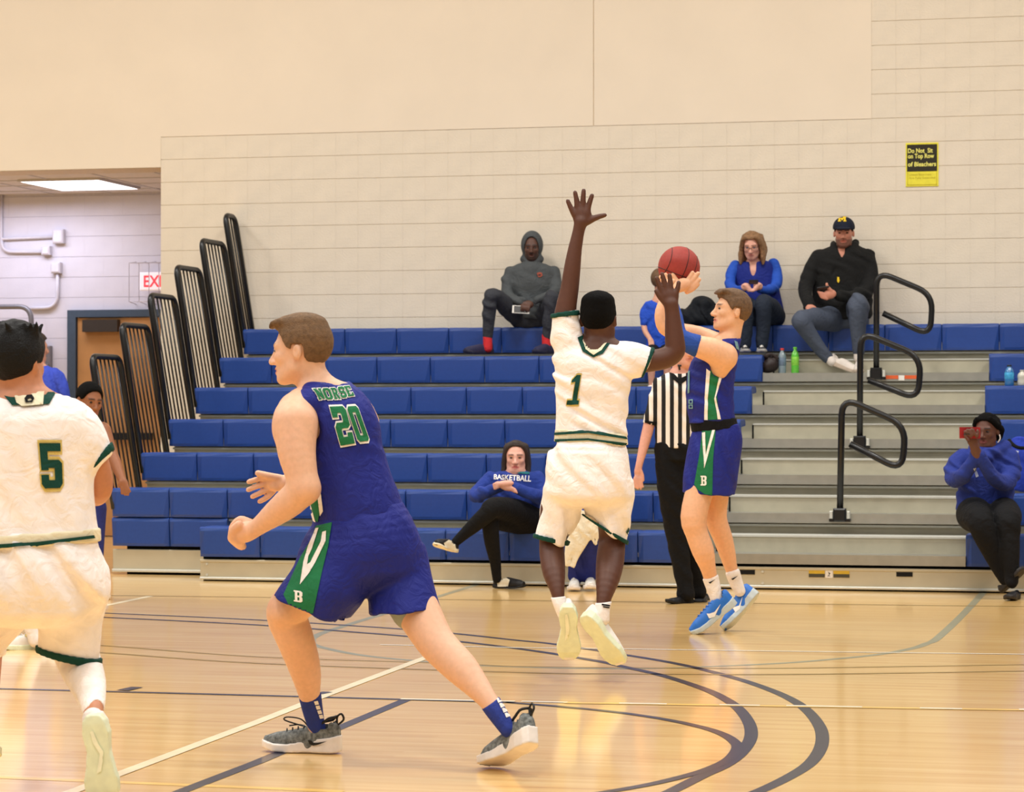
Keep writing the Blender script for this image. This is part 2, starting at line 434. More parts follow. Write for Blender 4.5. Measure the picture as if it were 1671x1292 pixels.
# conduit and electrical boxes on the corridor wall
M_COND = mat('conduit', (198, 194, 202), rough=.45, noise=.03)
def wall_box(px, py, w, h, label):
    c = on_y(px, py, YC - .03); t = empty('junction_box', (c[0], YC - .01, c[2])); tag(t, label, 'electrical box', 'corridor junction boxes')
    put_under(MB().box((c[0] - w / 2, YC - .075, c[2] - h / 2), (c[0] + w / 2, YC - .008, c[2] + h / 2), .006).build('box', M_COND), t)
    put_under(MB().box((c[0] - w / 2 + .012, YC - .082, c[2] - h / 2 + .012), (c[0] + w / 2 - .012, YC - .072, c[2] + h / 2 - .012), .004).build('cover', mat('box_cover', (208, 204, 212), rough=.4)), t)
wall_box(97, 386, .115, .14, 'topmost grey junction box on the lilac corridor wall, end of a straight conduit')
wall_box(77, 409, .09, .09, 'small grey junction box on the lilac corridor wall, below the topmost one')
wall_box(93, 437, .10, .11, 'grey junction box on the lilac corridor wall with conduit dropping from its underside')
def conduit(pts, r, label, rad=.1):
    P = [np.array(on_y(*p, YC - .035)) for p in pts]
    o = MB().tube(round_path(P, rad), r, 8).build('conduit', M_COND, smooth=True); tag(o, label, 'conduit', 'corridor conduits')
conduit([(2, 300), (2, 390), (90, 386)], .016, 'thin wall conduit running to the topmost junction box', .02)
conduit([(2, 390), (6, 411), (70, 411)], .016, 'thin wall conduit bending to the small junction box', .1)
conduit([(94, 445), (94, 502), (48, 503)], .018, 'wall conduit bending left below the lowest junction box', .14)
# thick grey rail pipe
P = [np.array(on_y(*p, YC - .3)) for p in ((-40, 500), (51, 500), (53, 620))]; P[2] = np.array([P[1][0], P[1][1], 0.0]); P[0] = np.array([P[0][0], P[0][1], P[1][2]])
P = [np.array([P[0][0], P[0][1], 0.0])] + P
o = MB().tube(round_path(P, .14), .026, 10).build('rail_pipe', mat('grey_pipe', (120, 118, 122), rough=.4, metal=.4), smooth=True)
tag(o, 'thick bent grey rail pipe in the corridor at the left edge', 'pipe')
t = on_y(82, 597, YC); o = MB().box((t[0] - .05, YC - .07, t[2] - .2), (t[0] + .03, YC - .008, t[2] + .2), .008).box((t[0] - .03, YC - .1, t[2] - .16), (t[0] + .02, YC - .07, t[2] + .02), .006).build('wall_unit', mat('wall_unit', (120, 116, 120), rough=.5))
tag(o, 'narrow grey control unit on the corridor wall left of the door', 'control unit')

# warning sign on the wall
sx0, sz1 = on_y(1478, 233.5, YW - .01)[[0, 2]]; sx1, sz0 = on_y(1531.5, 303.5, YW - .01)[[0, 2]]
sg = empty('warning_sign', (sx0, YW - .01, sz0)); tag(sg, 'yellow and black warning sign on the block wall', 'sign')
YS = YW - .009
put_under(MB().box((sx0, YS - .006, sz0), (sx1, YS, sz1)).build('plate', mat('sign_yellow', (236, 226, 70), rough=.4)), sg)
sw, sh = sx1 - sx0, sz1 - sz0
bz0 = sz0 + sh * .345
put_under(MB().box((sx0 + sw * .04, YS - .009, bz0), (sx1 - sw * .04, YS - .005, sz1 - sh * .04)).build('black_field', mat('sign_black', (38, 34, 16), rough=.5)), sg)
for k, (txt, wd) in enumerate((('Do Not  Sit', .76), ('on Top Row', .80), ('of Bleachers', .86))):
    V, Fc = text_mesh2d(txt, .025); V = V - V.min(0)
    V *= [sw * wd / V[:, 0].max(), sh * .105 / .73]
    z = sz1 - sh * (.235 + k * .155)
    put_under(MB().raw([(sx0 + sw * .07 + a, YS - .0105, z + b) for a, b in V], Fc).build('lettering', mat('sign_letter', (240, 234, 120), rough=.5)), sg)
b = MB()
for (a0, a1, c0, c1) in ((.05, .95, .03, .045), (.05, .065, .03, .33), (.935, .95, .03, .33)):
    b.box((sx0 + sw * a0, YS - .0085, sz0 + sh * c0), (sx0 + sw * a1, YS - .005, sz0 + sh * c1))
put_under(b.build('border', mat('sign_olive', (196, 180, 40))), sg)
for k, (txt, wd) in enumerate((('Unless Bleachers', .68), ('Are Fully Extended', .80))):
    V, Fc = text_mesh2d(txt, .0); V = V - V.min(0); V *= [sw * wd / V[:, 0].max(), sh * .05 / .73]
    put_under(MB().raw([(sx0 + sw * .1 + a, YS - .0085, sz0 + sh * (.25 - k * .09) + b2) for a, b2 in V], Fc).build('lettering', mat('sign_olive', (196, 180, 40))), sg)

# ------------------------------------------------------------------ bleachers
Y0, PD, RS, Z0, XL, XA, XB = 18.0493, .6029, .2597, .3954, -7.5341, -2.9033, -1.1033
MW = (XA - XL) / 10; SH = .217; XR = 1.2
def rowY(i): return Y0 + PD * i
def rowZ(i): return Z0 + RS * i
bl = empty('bleachers', (XL, Y0, 0)); tag(bl, 'telescopic bleachers with blue plastic bench seats and grey aisle steps', 'bleachers')
def seat_mesh():
    b = MB(); w = MW - .005; d = .27; h = SH
    prof = [(.006, 0), (.0, .02), (.0, h - .03), (.006, h - .010), (.022, h), (.06, h - .003), (d - .03, h), (d, h - .02), (d, h - .05), (.05, h - .06), (.04, 0)]
    n = len(prof)
    # slightly dished face between crisp raised end ribs
    xs = [0, .006, .038, w / 2, w - .038, w - .006, w]; dy = [.006, .002, .0, .003, .0, .002, .006]; lowy = [.02, .016, 0, 0, 0, .016, .02]
    v = []
    for x, e in zip(xs, dy):
        lw = lowy[xs.index(x)]
        for k, (y, z) in enumerate(prof):
            v.append((x, y + (e if k in (1, 2) else 0) + (lw if k in (0, 1, len(prof) - 1) else 0), z - (e * .5 if 3 <= k <= 7 else 0)))
    f = [tuple(range(n))[::-1], tuple((len(xs) - 1) * n + k for k in range(n))]
    for i in range(len(xs) - 1):
        for k in range(n):
            j = (k + 1) % n; f.append((i * n + k, i * n + j, (i + 1) * n + j, (i + 1) * n + k))
    return b.raw(v, f).mesh('seat_module')
SEAT = seat_mesh(); SEAT.materials.append(M_SEAT)
def seat(parent, x, y, z):
    o = link('seat_module', SEAT, None, parent); o.location = (x, y, z - SH)
def deck_prof(i):
    y, z = rowY(i), rowZ(i)
    t = z - .15
    return [(y + .03, t - .067), (y + .03, t - .004), (y + .034, t), (y + PD + .12, t), (y + PD + .12, t - .03), (y + .06, t - .03), (y + .06, t - .067)]
R0_X = XL + 2 * MW
for i in range(7):
    y, z = rowY(i), rowZ(i); x0 = R0_X if i == 0 else XL
    yb = min(y + PD + .06, YW - .03)
    t = z - .15
    prof = [(y + .03, t - .067), (y + .03, t - .004), (y + .034, t), (yb, t), (yb, t - .03), (y + .06, t - .03), (y + .06, t - .067)]
    if i == 0: prof = [(y + .03, t - .0), (yb, t - .0), (yb, t - .03), (y + .03, t - .03)]
    dk = MB().prism(prof, x0 + .01, XR).build('deck', M_ALU); put_under(dk, bl)
    # riser under the deck nosing, behind the row below
    if i > 0:
        o = MB().box((x0 + .02, y + .085, z - RS - .16), (XR, y + .1, z - .16)).build('riser', M_RISER, dk)
        o = MB().box((x0 + .02, y + .052, z - .243), (XR, y + .085, z - .228)).build('trim_strip', M_ALU_BR, dk)
    nx = 10 if i > 0 else 8
    for xa, xb in (((x0, XA), (XB, XR - .25)) if i < 6 else ((x0, XR - .25),)):
        MB().box((xa + .01, y + .042, z - SH + .004), (xb - .01, y + .07, z - .035)).build('seat_gap_shade', mat('seat_shadow_plastic', (22, 40, 92), rough=.5), dk)  # dark backing added so the gaps between seats look shaded
    for k in range(nx): seat(dk, x0 + k * MW, y, z)
    xs = XB
    if i == 6: xs = XA
    k = 0
    while xs + k * MW < XR - .3: seat(dk, xs + k * MW, y, z); k += 1
    if i < 6:      # aisle half step
        s = MB().box((XA + .055 - (.0 if i > 1 else .0), y + .3, t), (XB - .005 + .05, y + .58, t + .108), .0)
        o = s.build('aisle_step', M_RISER, dk)
        o = MB().box((XA + .05, y + .292, t + .106), (XB + .045, y + .58, t + .118)).build('step_nosing', M_ALU_BR, dk)
        o = MB().box((XA + .04, y + .31, t), (XA + .056, y + .57, t + .108)).build('step_end_cap', M_DARK, dk)
        # nosing of the aisle deck
        o = MB().box((XA + .002, y + .004, t - .067), (XB - .002, y + .034, t + .002)).build('aisle_nosing', M_ALU, dk)
# front kick panel
kick = MB().box((R0_X, Y0 + .02, .012), (XR, Y0 + .05, .158), .004).build('kick_panel', M_KICK); put_under(kick, bl)
def under_kick(o): return o
under_kick(MB().box((R0_X, Y0 + .006, .012), (XR, Y0 + .05, .03), .004).build('bottom_rail', M_ALU_BR, kick))
under_kick(MB().box((R0_X, Y0 + .012, .138), (XR, Y0 + .05, .158), .003).build('top_rail', M_KICK, kick))
under_kick(MB().box((R0_X + .01, Y0 + .06, 0), (XR, Y0 + .08, .2)).build('gap_shade_sheet', M_DARK, kick))  # near-black sheet standing in for shade in the gaps around the panel
for px in (338, 700, 1244.5):
    for z in (.125, .045):
        c = on_y(px, 900, Y0 + .02); under_kick(MB().tube([(c[0], Y0 + .021, z), (c[0], Y0 + .012, z)], .009, 8).build('bolt', M_ALU_BR, kick))
for px in (1219, 1476):
    c = on_y(px, 930, Y0 + .02); under_kick(MB().box((c[0] - .055, Y0 + .014, .104), (c[0] + .055, Y0 + .022, .134)).build('slot', M_DARK, kick))
c = on_y(1353, 936, Y0 + .02)
for k, (dx, w, hh, m_) in enumerate(((-.085, .11, .05, mat('sticker_yellow', (206, 170, 50))), (0, .05, .055, mat('sticker_white', (228, 222, 214))), (.085, .11, .05, mat('sticker_yellow', (206, 170, 50))))):
    s = under_kick(MB().box((c[0] + dx - w / 2, Y0 + .0165, c[2] - hh / 2), (c[0] + dx + w / 2, Y0 + .02, c[2] + hh / 2)).build('warning_sticker', m_, kick))
    if k != 1: under_kick(MB().box((c[0] + dx - w / 2, Y0 + .0155, c[2] - hh / 2), (c[0] + dx + w / 2, Y0 + .0165, c[2] - .001)).build('sticker_text_band', mat('sticker_dark', (70, 66, 50)), kick))
    else: under_kick(MB().raw([(c[0] + a * .02, Y0 + .0155, c[2] + b_ * .02) for a, b_ in ((-.7, -.8), (.6, -.8), (-.1, -.5), (.5, .1), (-.4, .8), (-.1, .1))], [(0, 1, 2), (2, 3, 5), (3, 4, 5)]).build('sticker_symbol', mat('sticker_dark', (70, 66, 50)), kick))
# orange sticker on the upper aisle nosing
c = on_y(1471, 616, rowY(5)); yy = rowY(5) + .004
for dx, w, m_ in ((-.075, .10, mat('sticker_orange', (214, 92, 44))), (0, .045, mat('sticker_white', (228, 222, 214))), (.075, .10, mat('sticker_orange', (214, 92, 44)))):
    o = MB().box((c[0] + dx - w / 2, yy - .003, c[2] - (.01 if w > .05 else .022)), (c[0] + dx + w / 2, yy + .001, c[2] + .018)).build('warning_sticker', m_); put_under(o, bl)
# pushed-back front row at the left end
rk = MB().box((XL, rowY(1) + .03, .02), (R0_X + .05, rowY(1) + .06, .19), .004).build('recessed_kick_panel', M_KICK); put_under(rk, bl)
o = MB().box((XL, rowY(1) + .012, .02), (R0_X + .05, rowY(1) + .06, .04), .003).build('bottom_rail', M_ALU_BR, rk); under_kick(o)
o = MB().box((XL + .1, rowY(1) + .07, 0), (R0_X + .05, rowY(1) + .1, .24)).build('gap_shade_sheet', M_DARK, rk); under_kick(o)  # near-black sheet again, as the shade around the recessed panel
MB().box((XL + .01, rowY(1) + .048, .434 - SH + .004), (R0_X - .01, rowY(1) + .07, .40)).build('seat_gap_shade', mat('seat_shadow_plastic', (22, 40, 92), rough=.5), rk)  # same added dark backing, shading the gaps of the pushed-back seats
for k in range(2): seat(rk, XL + k * MW, rowY(1) + .006, .434)

# end rails: one barred panel per row, leaning outwards
def end_rail(i, label):
    ya = rowY(i) + .03; yb = rowY(i + 1) - .0 if i < 6 else YW - .05
    z0 = rowZ(i) - .16; H = 1.0 + .16; lean = .215
    r = empty('end_rail', (XL, ya, z0)); tag(r, label, 'guard rail', 'bleacher end rails')
    def p(y, t): return np.array([XL + .012 - lean * max(0, (t - .13)), y, z0 + H * t])
    a = round_path([p(ya, 0), p(ya, 1), p(yb, 1), p(yb, 0)], .09)
    put_under(MB().tube(a, .024, 10).build('frame', M_BLACK, smooth=True), r)
    put_under(MB().tube([p(ya, .06), p(yb, .06)], .018, 8).build('bottom_bar', M_BLACK, smooth=True), r)
    n = 6 if i < 6 else 3
    for k in range(n):
        y = ya + (yb - ya) * (k + 1) / (n + 1)
        put_under(MB().tube([p(y, .06), p(y, .985)], .0075, 6).build('bar', M_BLACK, smooth=True), r)
for i, d in ((1, 'shortest'), (2, 'second'), (3, 'third'), (4, 'fourth'), (5, 'fifth'), (6, 'narrow topmost')):
    end_rail(i, {1: 'lowest black barred end rail at the left end of the bleachers, nearest the door', 2: 'second lowest black barred end rail at the left end of the bleachers',
                 3: 'third black barred end rail from the bottom, in front of the exit sign', 4: 'fourth black barred end rail from the bottom at the left bleacher end',
                 5: 'fifth black barred end rail from the bottom, against the cream blocks', 6: 'topmost narrow black end rail against the block wall'}[i])

# aisle handrails
def handrail(i, pts, base, label):
    y = rowY(i) + .0
    P = [np.array(on_y(*p, y - .03)) for p in pts]
    r = empty('aisle_handrail', tuple(P[0])); tag(r, label, 'handrail', 'black aisle handrails')
    put_under(MB().tube(round_path(P, [.13, .13, .12]), .0235, 12).build('tube', M_BLACK, smooth=True), r)
    c = P[0]
    put_under(MB().box((c[0] - .045, y - .062, c[2] - .035), (c[0] + .045, y + .0, c[2] + .06), .01).box((c[0] - .075, y - .05, c[2] - .035), (c[0] + .075, y + .004, c[2] - .015)).build('mounting_bracket', M_BLACK), r)
    for s in (-1, 1):
        put_under(MB().box((c[0] + s * .06 - .012, y - .05, c[2] - .015), (c[0] + s * .06 + .012, y + .004, c[2] + .04), .004).build('bracket_plate', M_ALU_BR), r)
handrail(1, [(1370.5, 843), (1374, 648), (1478, 694), (1472, 768), (1387, 724)], 0, 'lowest black looped handrail in the grey aisle steps')
handrail(3, [(1403, 724), (1404, 541), (1503, 582), (1498, 652), (1417, 620)], 0, 'middle black looped handrail in the grey aisle steps')
handrail(5, [(1430, 612), (1430.5, 442), (1522, 480), (1518, 548), (1441, 511)], 0, 'topmost black looped handrail against the block wall')
# ------------------------------------------------------------------ figures: smooth distance fields meshed into single skins
def surface_nets(Fd, lo, h):
    S = Fd < 0
    c = np.zeros(tuple(n - 1 for n in S.shape), np.uint8)
    for i in (0, 1):
        for j in (0, 1):
            for k in (0, 1):
                c += S[i:S.shape[0] - 1 + i, j:S.shape[1] - 1 + j, k:S.shape[2] - 1 + k]
    mixed = (c > 0) & (c < 8)
    cells = np.argwhere(mixed)
    idx = np.full(mixed.shape, -1, np.int32); idx[mixed] = np.arange(len(cells))
    acc = np.zeros((len(cells), 3)); cnt = np.zeros(len(cells))
    off = [(i, j, k) for i in (0, 1) for j in (0, 1) for k in (0, 1)]
    val = {o: Fd[cells[:, 0] + o[0], cells[:, 1] + o[1], cells[:, 2] + o[2]].astype(float) for o in off}
    for a in off:
        for ax in range(3):
            if a[ax]: continue
            b = list(a); b[ax] = 1; b = tuple(b)
            fa, fb = val[a], val[b]; m = (fa < 0) != (fb < 0)
            t = np.where(m, fa / np.where(m, fa - fb, 1), 0)
            q = np.array(a, float)[None].repeat(len(cells), 0); q[:, ax] += t
            acc[m] += q[m]; cnt[m] += 1
    V = lo + h * (cells + acc / cnt[:, None])
    quads = []
    for ax in range(3):
        o1, o2 = [(1, 2), (2, 0), (0, 1)][ax]
        n = list(S.shape)
        sl = [slice(0, n[0]), slice(0, n[1]), slice(0, n[2])]
        A = [slice(1, n[0] - 1), slice(1, n[1] - 1), slice(1, n[2] - 1)]; B = list(A)
        A[ax] = slice(0, n[ax] - 1); B[ax] = slice(1, n[ax])
        d = S[tuple(A)].astype(np.int8) - S[tuple(B)].astype(np.int8)
        e = np.argwhere(d != 0)
        if len(e) == 0: continue
        sg = d[e[:, 0], e[:, 1], e[:, 2]]
        g = e.copy()
        for q in range(3):
            if q != ax: g[:, q] += 1
        def cell(u, v):
            z = g.copy(); z[:, o1] -= u; z[:, o2] -= v
            return idx[z[:, 0], z[:, 1], z[:, 2]]
        q4 = np.stack([cell(0, 0), cell(1, 0), cell(1, 1), cell(0, 1)], 1)
        q4[sg < 0] = q4[sg < 0][:, ::-1]
        quads.append(q4)
    return V, np.concatenate(quads)

def np_mesh(name, V, Q):
    me = bpy.data.meshes.new(name)
    k = Q.shape[1]
    me.vertices.add(len(V)); me.vertices.foreach_set('co', V.astype(np.float32).ravel())
    me.loops.add(Q.size); me.loops.foreach_set('vertex_index', Q.astype(np.int32).ravel())
    me.polygons.add(len(Q)); me.polygons.foreach_set('loop_start', np.arange(0, Q.size, k, dtype=np.int32))
    me.polygons.foreach_set('use_smooth', np.ones(len(Q), bool))
    me.update(calc_edges=True); me.validate()
    return me

def relax(V, Q, it):
    n = len(V); E = np.concatenate([Q[:, [0, 1]], Q[:, [1, 2]], Q[:, [2, 3]], Q[:, [3, 0]]])
    deg = np.bincount(E[:, 0], minlength=n) + np.bincount(E[:, 1], minlength=n)
    deg = np.maximum(deg, 1)
    for i in range(it):
        for lam in (.5, -.46):
            A = np.stack([(np.bincount(E[:, 0], V[E[:, 1], a], n) + np.bincount(E[:, 1], V[E[:, 0], a], n)) / deg for a in range(3)], 1)
            V = V + lam * (A - V)
    return V

def ell_d(q, r):
    r = np.asarray(r, np.float32)
    k0 = np.sqrt(((q / r) ** 2).sum(-1)); k1 = np.sqrt(((q / (r * r)) ** 2).sum(-1)) + 1e-9
    return k0 * (k0 - 1) / k1

def catmull_rows(R, n):
    if len(R) < 3 or n <= 1: return np.asarray(R, float)
    return np.array(smooth_poly(R, n))

def noise3(P, f, seed):
    """cheap smooth pseudo noise in about [-1, 1]"""
    rng = np.random.RandomState(seed); v = 0
    for k in range(4):
        d = rng.randn(3); d /= np.linalg.norm(d)
        v = v + np.sin((P @ d) * f * (0.7 + .6 * rng.rand()) + rng.rand() * 6.28 + 1.5 * np.sin((P @ rng.randn(3)) * f * .35))
    return v / 4

def folds(amp, dirn, wl, seed=1, sharp=1.0):
    """soft cloth folds across a camera-frame direction (right, up, towards camera)"""
    d = C_R * dirn[0] + C_U * dirn[1] - C_F * dirn[2]; d = d / np.linalg.norm(d)
    rng = np.random.RandomState(seed); e = rng.randn(3); e2 = rng.randn(3)
    def f(P):
        ph = (P @ d) * (2 * math.pi / wl) + 2.4 * np.sin((P @ e) * 6) + 1.6 * np.sin((P @ e2) * 11)
        m = np.clip(.35 + .65 * np.sin((P @ e2) * 8 + 1.3) * np.sin((P @ e) * 9 + .4), 0, 1)
        r = np.sin(ph); r = np.sign(r) * np.abs(r) ** .7
        return 1.7 * amp * (r * m + .3 * np.sin(ph * 1.7 + 2 * m) * m + .25 * np.sin((P @ e) * 19))
    return f

class Ops:
    def __init__(s): s.l = []
    def put(s, mode, fn, lo, hi, k): s.l.append((mode, fn, np.asarray(lo, float), np.asarray(hi, float), k)); return s
    def mesh(s, name, vox, disp=None, rel=1, tint=None):
        ad = [o for o in s.l if o[0] == 'add']
        lo = np.min([o[2] for o in ad], 0) - 3 * vox; hi = np.max([o[3] for o in ad], 0) + 3 * vox
        n = np.ceil((hi - lo) / vox).astype(int) + 1
        Fd = np.full(tuple(n), .5, np.float32)
        ax = [(lo[a] + vox * np.arange(n[a])).astype(np.float32) for a in range(3)]
        for mode, fn, l, h, k in s.l:
            mg = k + 2 * vox
            i0 = np.clip(np.floor((l - mg - lo) / vox).astype(int), 0, n - 1); i1 = np.clip(np.ceil((h + mg - lo) / vox).astype(int) + 1, 1, n)
            if np.any(i1 - i0 < 2): continue
            sl = tuple(slice(a, b) for a, b in zip(i0, i1))
            c = Fd[sl]
            if isinstance(fn, list):
                d = np.full(c.shape, .5, np.float32)
                for f1, l1, h1 in fn:
                    j0 = np.clip(np.floor((l1 - mg - lo) / vox).astype(int), i0, i1 - 1); j1 = np.clip(np.ceil((h1 + mg - lo) / vox).astype(int) + 1, i0 + 1, i1)
                    if np.any(j1 <= j0): continue
                    s2 = tuple(slice(a, b) for a, b in zip(j0, j1)); s3 = tuple(slice(a, b) for a, b in zip(j0 - i0, j1 - i0))
                    G = np.stack(np.meshgrid(ax[0][s2[0]], ax[1][s2[1]], ax[2][s2[2]], indexing='ij'), -1)
                    d[s3] = np.minimum(d[s3], f1(G))
            else:
                G = np.stack(np.meshgrid(ax[0][sl[0]], ax[1][sl[1]], ax[2][sl[2]], indexing='ij'), -1)
                d = fn(G).astype(np.float32)
            if mode == 'add':
                if k > 0:
                    hh = np.maximum(k - np.abs(c - d), 0) / k; Fd[sl] = np.minimum(c, d) - hh * hh * k * .25
                else: Fd[sl] = np.minimum(c, d)
            elif mode == 'sub':
                d = -d
                if k > 0:
                    hh = np.maximum(k - np.abs(c - d), 0) / k; Fd[sl] = np.maximum(c, d) + hh * hh * k * .25
                else: Fd[sl] = np.maximum(c, d)
            elif mode == 'int':
                Fd[sl] = np.maximum(c, d)
        if disp is not None:
            m = np.abs(Fd) < 4 * vox; I = np.argwhere(m)
            P = lo + vox * I; Fd[m] += disp(P).astype(np.float32)
        V, Q = surface_nets(Fd, lo, vox)
        if rel: V = relax(V, Q, rel)
        me = np_mesh(name, V, Q)
        if tint is not None:
            c = tint(V); at = me.color_attributes.new('tint', 'FLOAT_COLOR', 'POINT')
            at.data.foreach_set('color', np.concatenate([c, np.ones((len(c), 1))], 1).astype(np.float32).ravel())
        return me

def chain_segs(P, rad, frames, round_, cap=0.0):
    """list of (fn, lo, hi) for consecutive sections; rad (n,2) half sizes along u and along the line of sight"""
    P = np.asarray(P, np.float32); rad = np.asarray(rad, np.float32); frames = np.asarray(frames, np.float32)
    V = C_F.astype(np.float32); out = []
    N = None
    if not round_:
        N = np.cross(frames, V); N /= np.linalg.norm(N, axis=1)[:, None]
        ax = np.gradient(P, axis=0); sgn = np.sign((N * ax).sum(1)); sgn[sgn == 0] = 1; N = N * sgn[:, None]
    last = len(P) - 2
    for i in range(len(P) - 1):
        def fn(G, i=i):
            a, b = P[i], P[i + 1]; ab = b - a
            if round_:
                L2 = float(ab @ ab) + 1e-12
                t = np.clip(((G - a) @ ab) / L2, 0, 1)
                q = G - (a + t[..., None] * ab)
                return np.sqrt((q * q).sum(-1)) - (rad[i, 0] + t * (rad[i + 1, 0] - rad[i, 0]))
            d0 = (G - a) @ N[i]; d1 = (b - G) @ N[i + 1]
            t = np.where(d0 <= 0, 0, np.where(d1 <= 0, 1, d0 / (d0 + d1 + 1e-9)))
            q = G - (a + t[..., None] * ab)
            u = frames[i] + (frames[i + 1] - frames[i]) * .5
            u = u / (np.linalg.norm(u) + 1e-9)
            w = rad[i, 0] + t * (rad[i + 1, 0] - rad[i, 0]); e = rad[i, 1] + t * (rad[i + 1, 1] - rad[i, 1])
            ut = frames[i] + t[..., None] * (frames[i + 1] - frames[i])
            qu = (q * ut).sum(-1); qv = q @ V
            k0 = np.sqrt((qu / w) ** 2 + (qv / e) ** 2); k1 = np.sqrt((qu / (w * w)) ** 2 + (qv / (e * e)) ** 2) + 1e-6
            d = np.where(k0 < .05, -np.minimum(w, e), k0 * (k0 - 1) / k1)
            ex = np.maximum(np.maximum(-d0, -d1), 0)
            if cap > 0:
                m = np.minimum(w, e) * cap
                k0 = np.sqrt((qu / w) ** 2 + (qv / e) ** 2 + (ex / m) ** 2); k1 = np.sqrt((qu / (w * w)) ** 2 + (qv / (e * e)) ** 2 + (ex / (m * m)) ** 2) + 1e-6
                return np.where(ex > 0, k0 * (k0 - 1) / k1, d)
            dm = np.maximum(d, 0)
            return np.where(ex > 0, np.sqrt(ex * ex + dm * dm), d)
        m = rad[i:i + 2].max()
        out.append((fn, np.minimum(P[i], P[i + 1]) - m, np.maximum(P[i], P[i + 1]) + m))
    return out

class Person:
    def __init__(s, dep, label, base_px=None, vox=.006, skin=(224, 170, 130), group=None):
        s.dep = dep; s.vox = vox; s.skin = skin; s.parts = {}
        b = W(*base_px, dep) if base_px else W(835, 900, dep)
        s.root = empty('person', (float(b[0]), float(b[1]), 0.0)); tag(s.root, label, 'person', group)
        s.objs = {}; s.hf = None; s.tints = []
    def W(s, x, y, dz=0.0): return W(x, y, s.dep + dz)
    def mpp(s, dz=0.0): return (s.dep + dz) / F_PX
    def ops(s, part): return s.parts.setdefault(part, Ops())
    def tube(s, part, pts, k=.02, mode='add', n=3, grow=0.0):
        """round limb through (x, y, r_px[, dz])"""
        R = np.array([(p[0], p[1], p[2], p[3] if len(p) > 3 else 0.0) for p in pts], float)
        R = catmull_rows(R, n)
        P = np.array([s.W(r[0], r[1], r[3]) for r in R]); rad = np.array([max(r[2] * s.mpp(r[3]) + grow, .001) for r in R])
        fn = chain_segs(P, np.stack([rad, rad], 1), np.tile(C_R, (len(P), 1)), True)
        lo = np.min([q[1] for q in fn], 0); hi = np.max([q[2] for q in fn], 0)
        s.ops(part).put(mode, fn, lo, hi, k); return s
    def limb(s, part, pts, k=.02, body=.8, n=3, grow=0.0):
        s.tube(part, pts, k, n=n, grow=grow)
        s.tube('body', [tuple([p[0], p[1], p[2] * body]) + tuple(p[3:]) for p in pts], .02, n=2); return s
    def rings(s, part, rows, k=.02, mode='add', n=3, scale=1.0, grow=0.0, cap=0.0, body=None):
        """elliptical loft through (xL, yL, xR, yR, depth_ratio[, dz])"""
        R = np.array([tuple(r) + ((0.0,) if len(r) < 6 else ()) for r in rows], float)
        R = catmull_rows(R, n); P = []; rad = []; fr = []
        for r in R:
            a = s.W(r[0], r[1], r[5]); b = s.W(r[2], r[3], r[5]); P.append((a + b) / 2)
            w = np.linalg.norm(b - a) / 2 * scale + grow; rad.append((w, np.linalg.norm(b - a) / 2 * r[4] * scale + grow)); fr.append((b - a) / (np.linalg.norm(b - a) + 1e-9))
        fn = chain_segs(P, rad, fr, False, cap)
        lo = np.min([q[1] for q in fn], 0); hi = np.max([q[2] for q in fn], 0)
        s.ops(part).put(mode, fn, lo, hi, k)
        if body: s.rings('body', rows, k=.03, n=2, scale=body, cap=.15)
        return s
    def sleeve(s, part, pts, k=.02, mode='add', ratio=1.0, n=3, grow=0.0):
        """flat-ended tube through (x, y, r_px[, dz])"""
        Q = np.array([(p[0], p[1], p[2], p[3] if len(p) > 3 else 0.0) for p in pts], float)
        T = np.gradient(Q[:, :2], axis=0); T /= np.linalg.norm(T, axis=1)[:, None] + 1e-9
        return s.rings(part, [(q[0] + t[1] * q[2], q[1] - t[0] * q[2], q[0] - t[1] * q[2], q[1] + t[0] * q[2], ratio, q[3]) for q, t in zip(Q, T)], k, mode, n, grow=grow)
    def band(s, rows, f, m, name, parent=None, grow=.007, vox=.005):
        """hem band: the last stretch of a loft, slightly proud and hollow"""
        R = catmull_rows(np.array([tuple(r) + ((0.0,) if len(r) < 6 else ()) for r in rows], float), 4)
        a = R[-2] * f / .5 + R[-1] * (1 - f / .5) if f < .5 else R[-2] * (2 - 2 * f) + R[-3] * (2 * f - 1)
        part = 'band%d' % len(s.parts)
        s.rings(part, [tuple(a), tuple(R[-1])], 0, n=1, grow=grow)
        e = R[-1] + (R[-1] - a); b = a - (R[-1] - a) * .5
        s.rings(part, [tuple(b), tuple(e)], 0, 'sub', n=1, grow=-.006)
        return s.finish(part, m, name, vox=vox, parent=parent)
    def ball(s, part, x, y, rx, ry, rz, dz=0.0, ang=0.0, k=.02, mode='add'):
        """ellipsoid, half sizes in px in the image plane (turned by ang degrees) and rz px in depth"""
        c = s.W(x, y, dz); a = math.radians(ang); m = s.mpp(dz)
        u = C_R * math.cos(a) + C_U * math.sin(a); v = -C_R * math.sin(a) + C_U * math.cos(a)
        A = np.stack([u, v, C_F], 1).astype(np.float32); r = np.array([rx, ry, rz]) * m; c32 = c.astype(np.float32)
        s.ops(part).put(mode, lambda G: ell_d((G - c32) @ A, r), c - r.max(), c + r.max(), k); return s
    def cut(s, part, x, y, nx, ny, nd=0.0, dz=0.0):
        """drop everything on the (nx, ny) side (image right, image up, towards camera) of a plane through the pixel"""
        c = s.W(x, y, dz).astype(np.float32); nn = C_R * nx + C_U * ny - C_F * nd; nn = (nn / np.linalg.norm(nn)).astype(np.float32)
        s.ops(part).put('int', lambda G: (G - c) @ nn, np.full(3, -99.), np.full(3, 99.), 0); return s
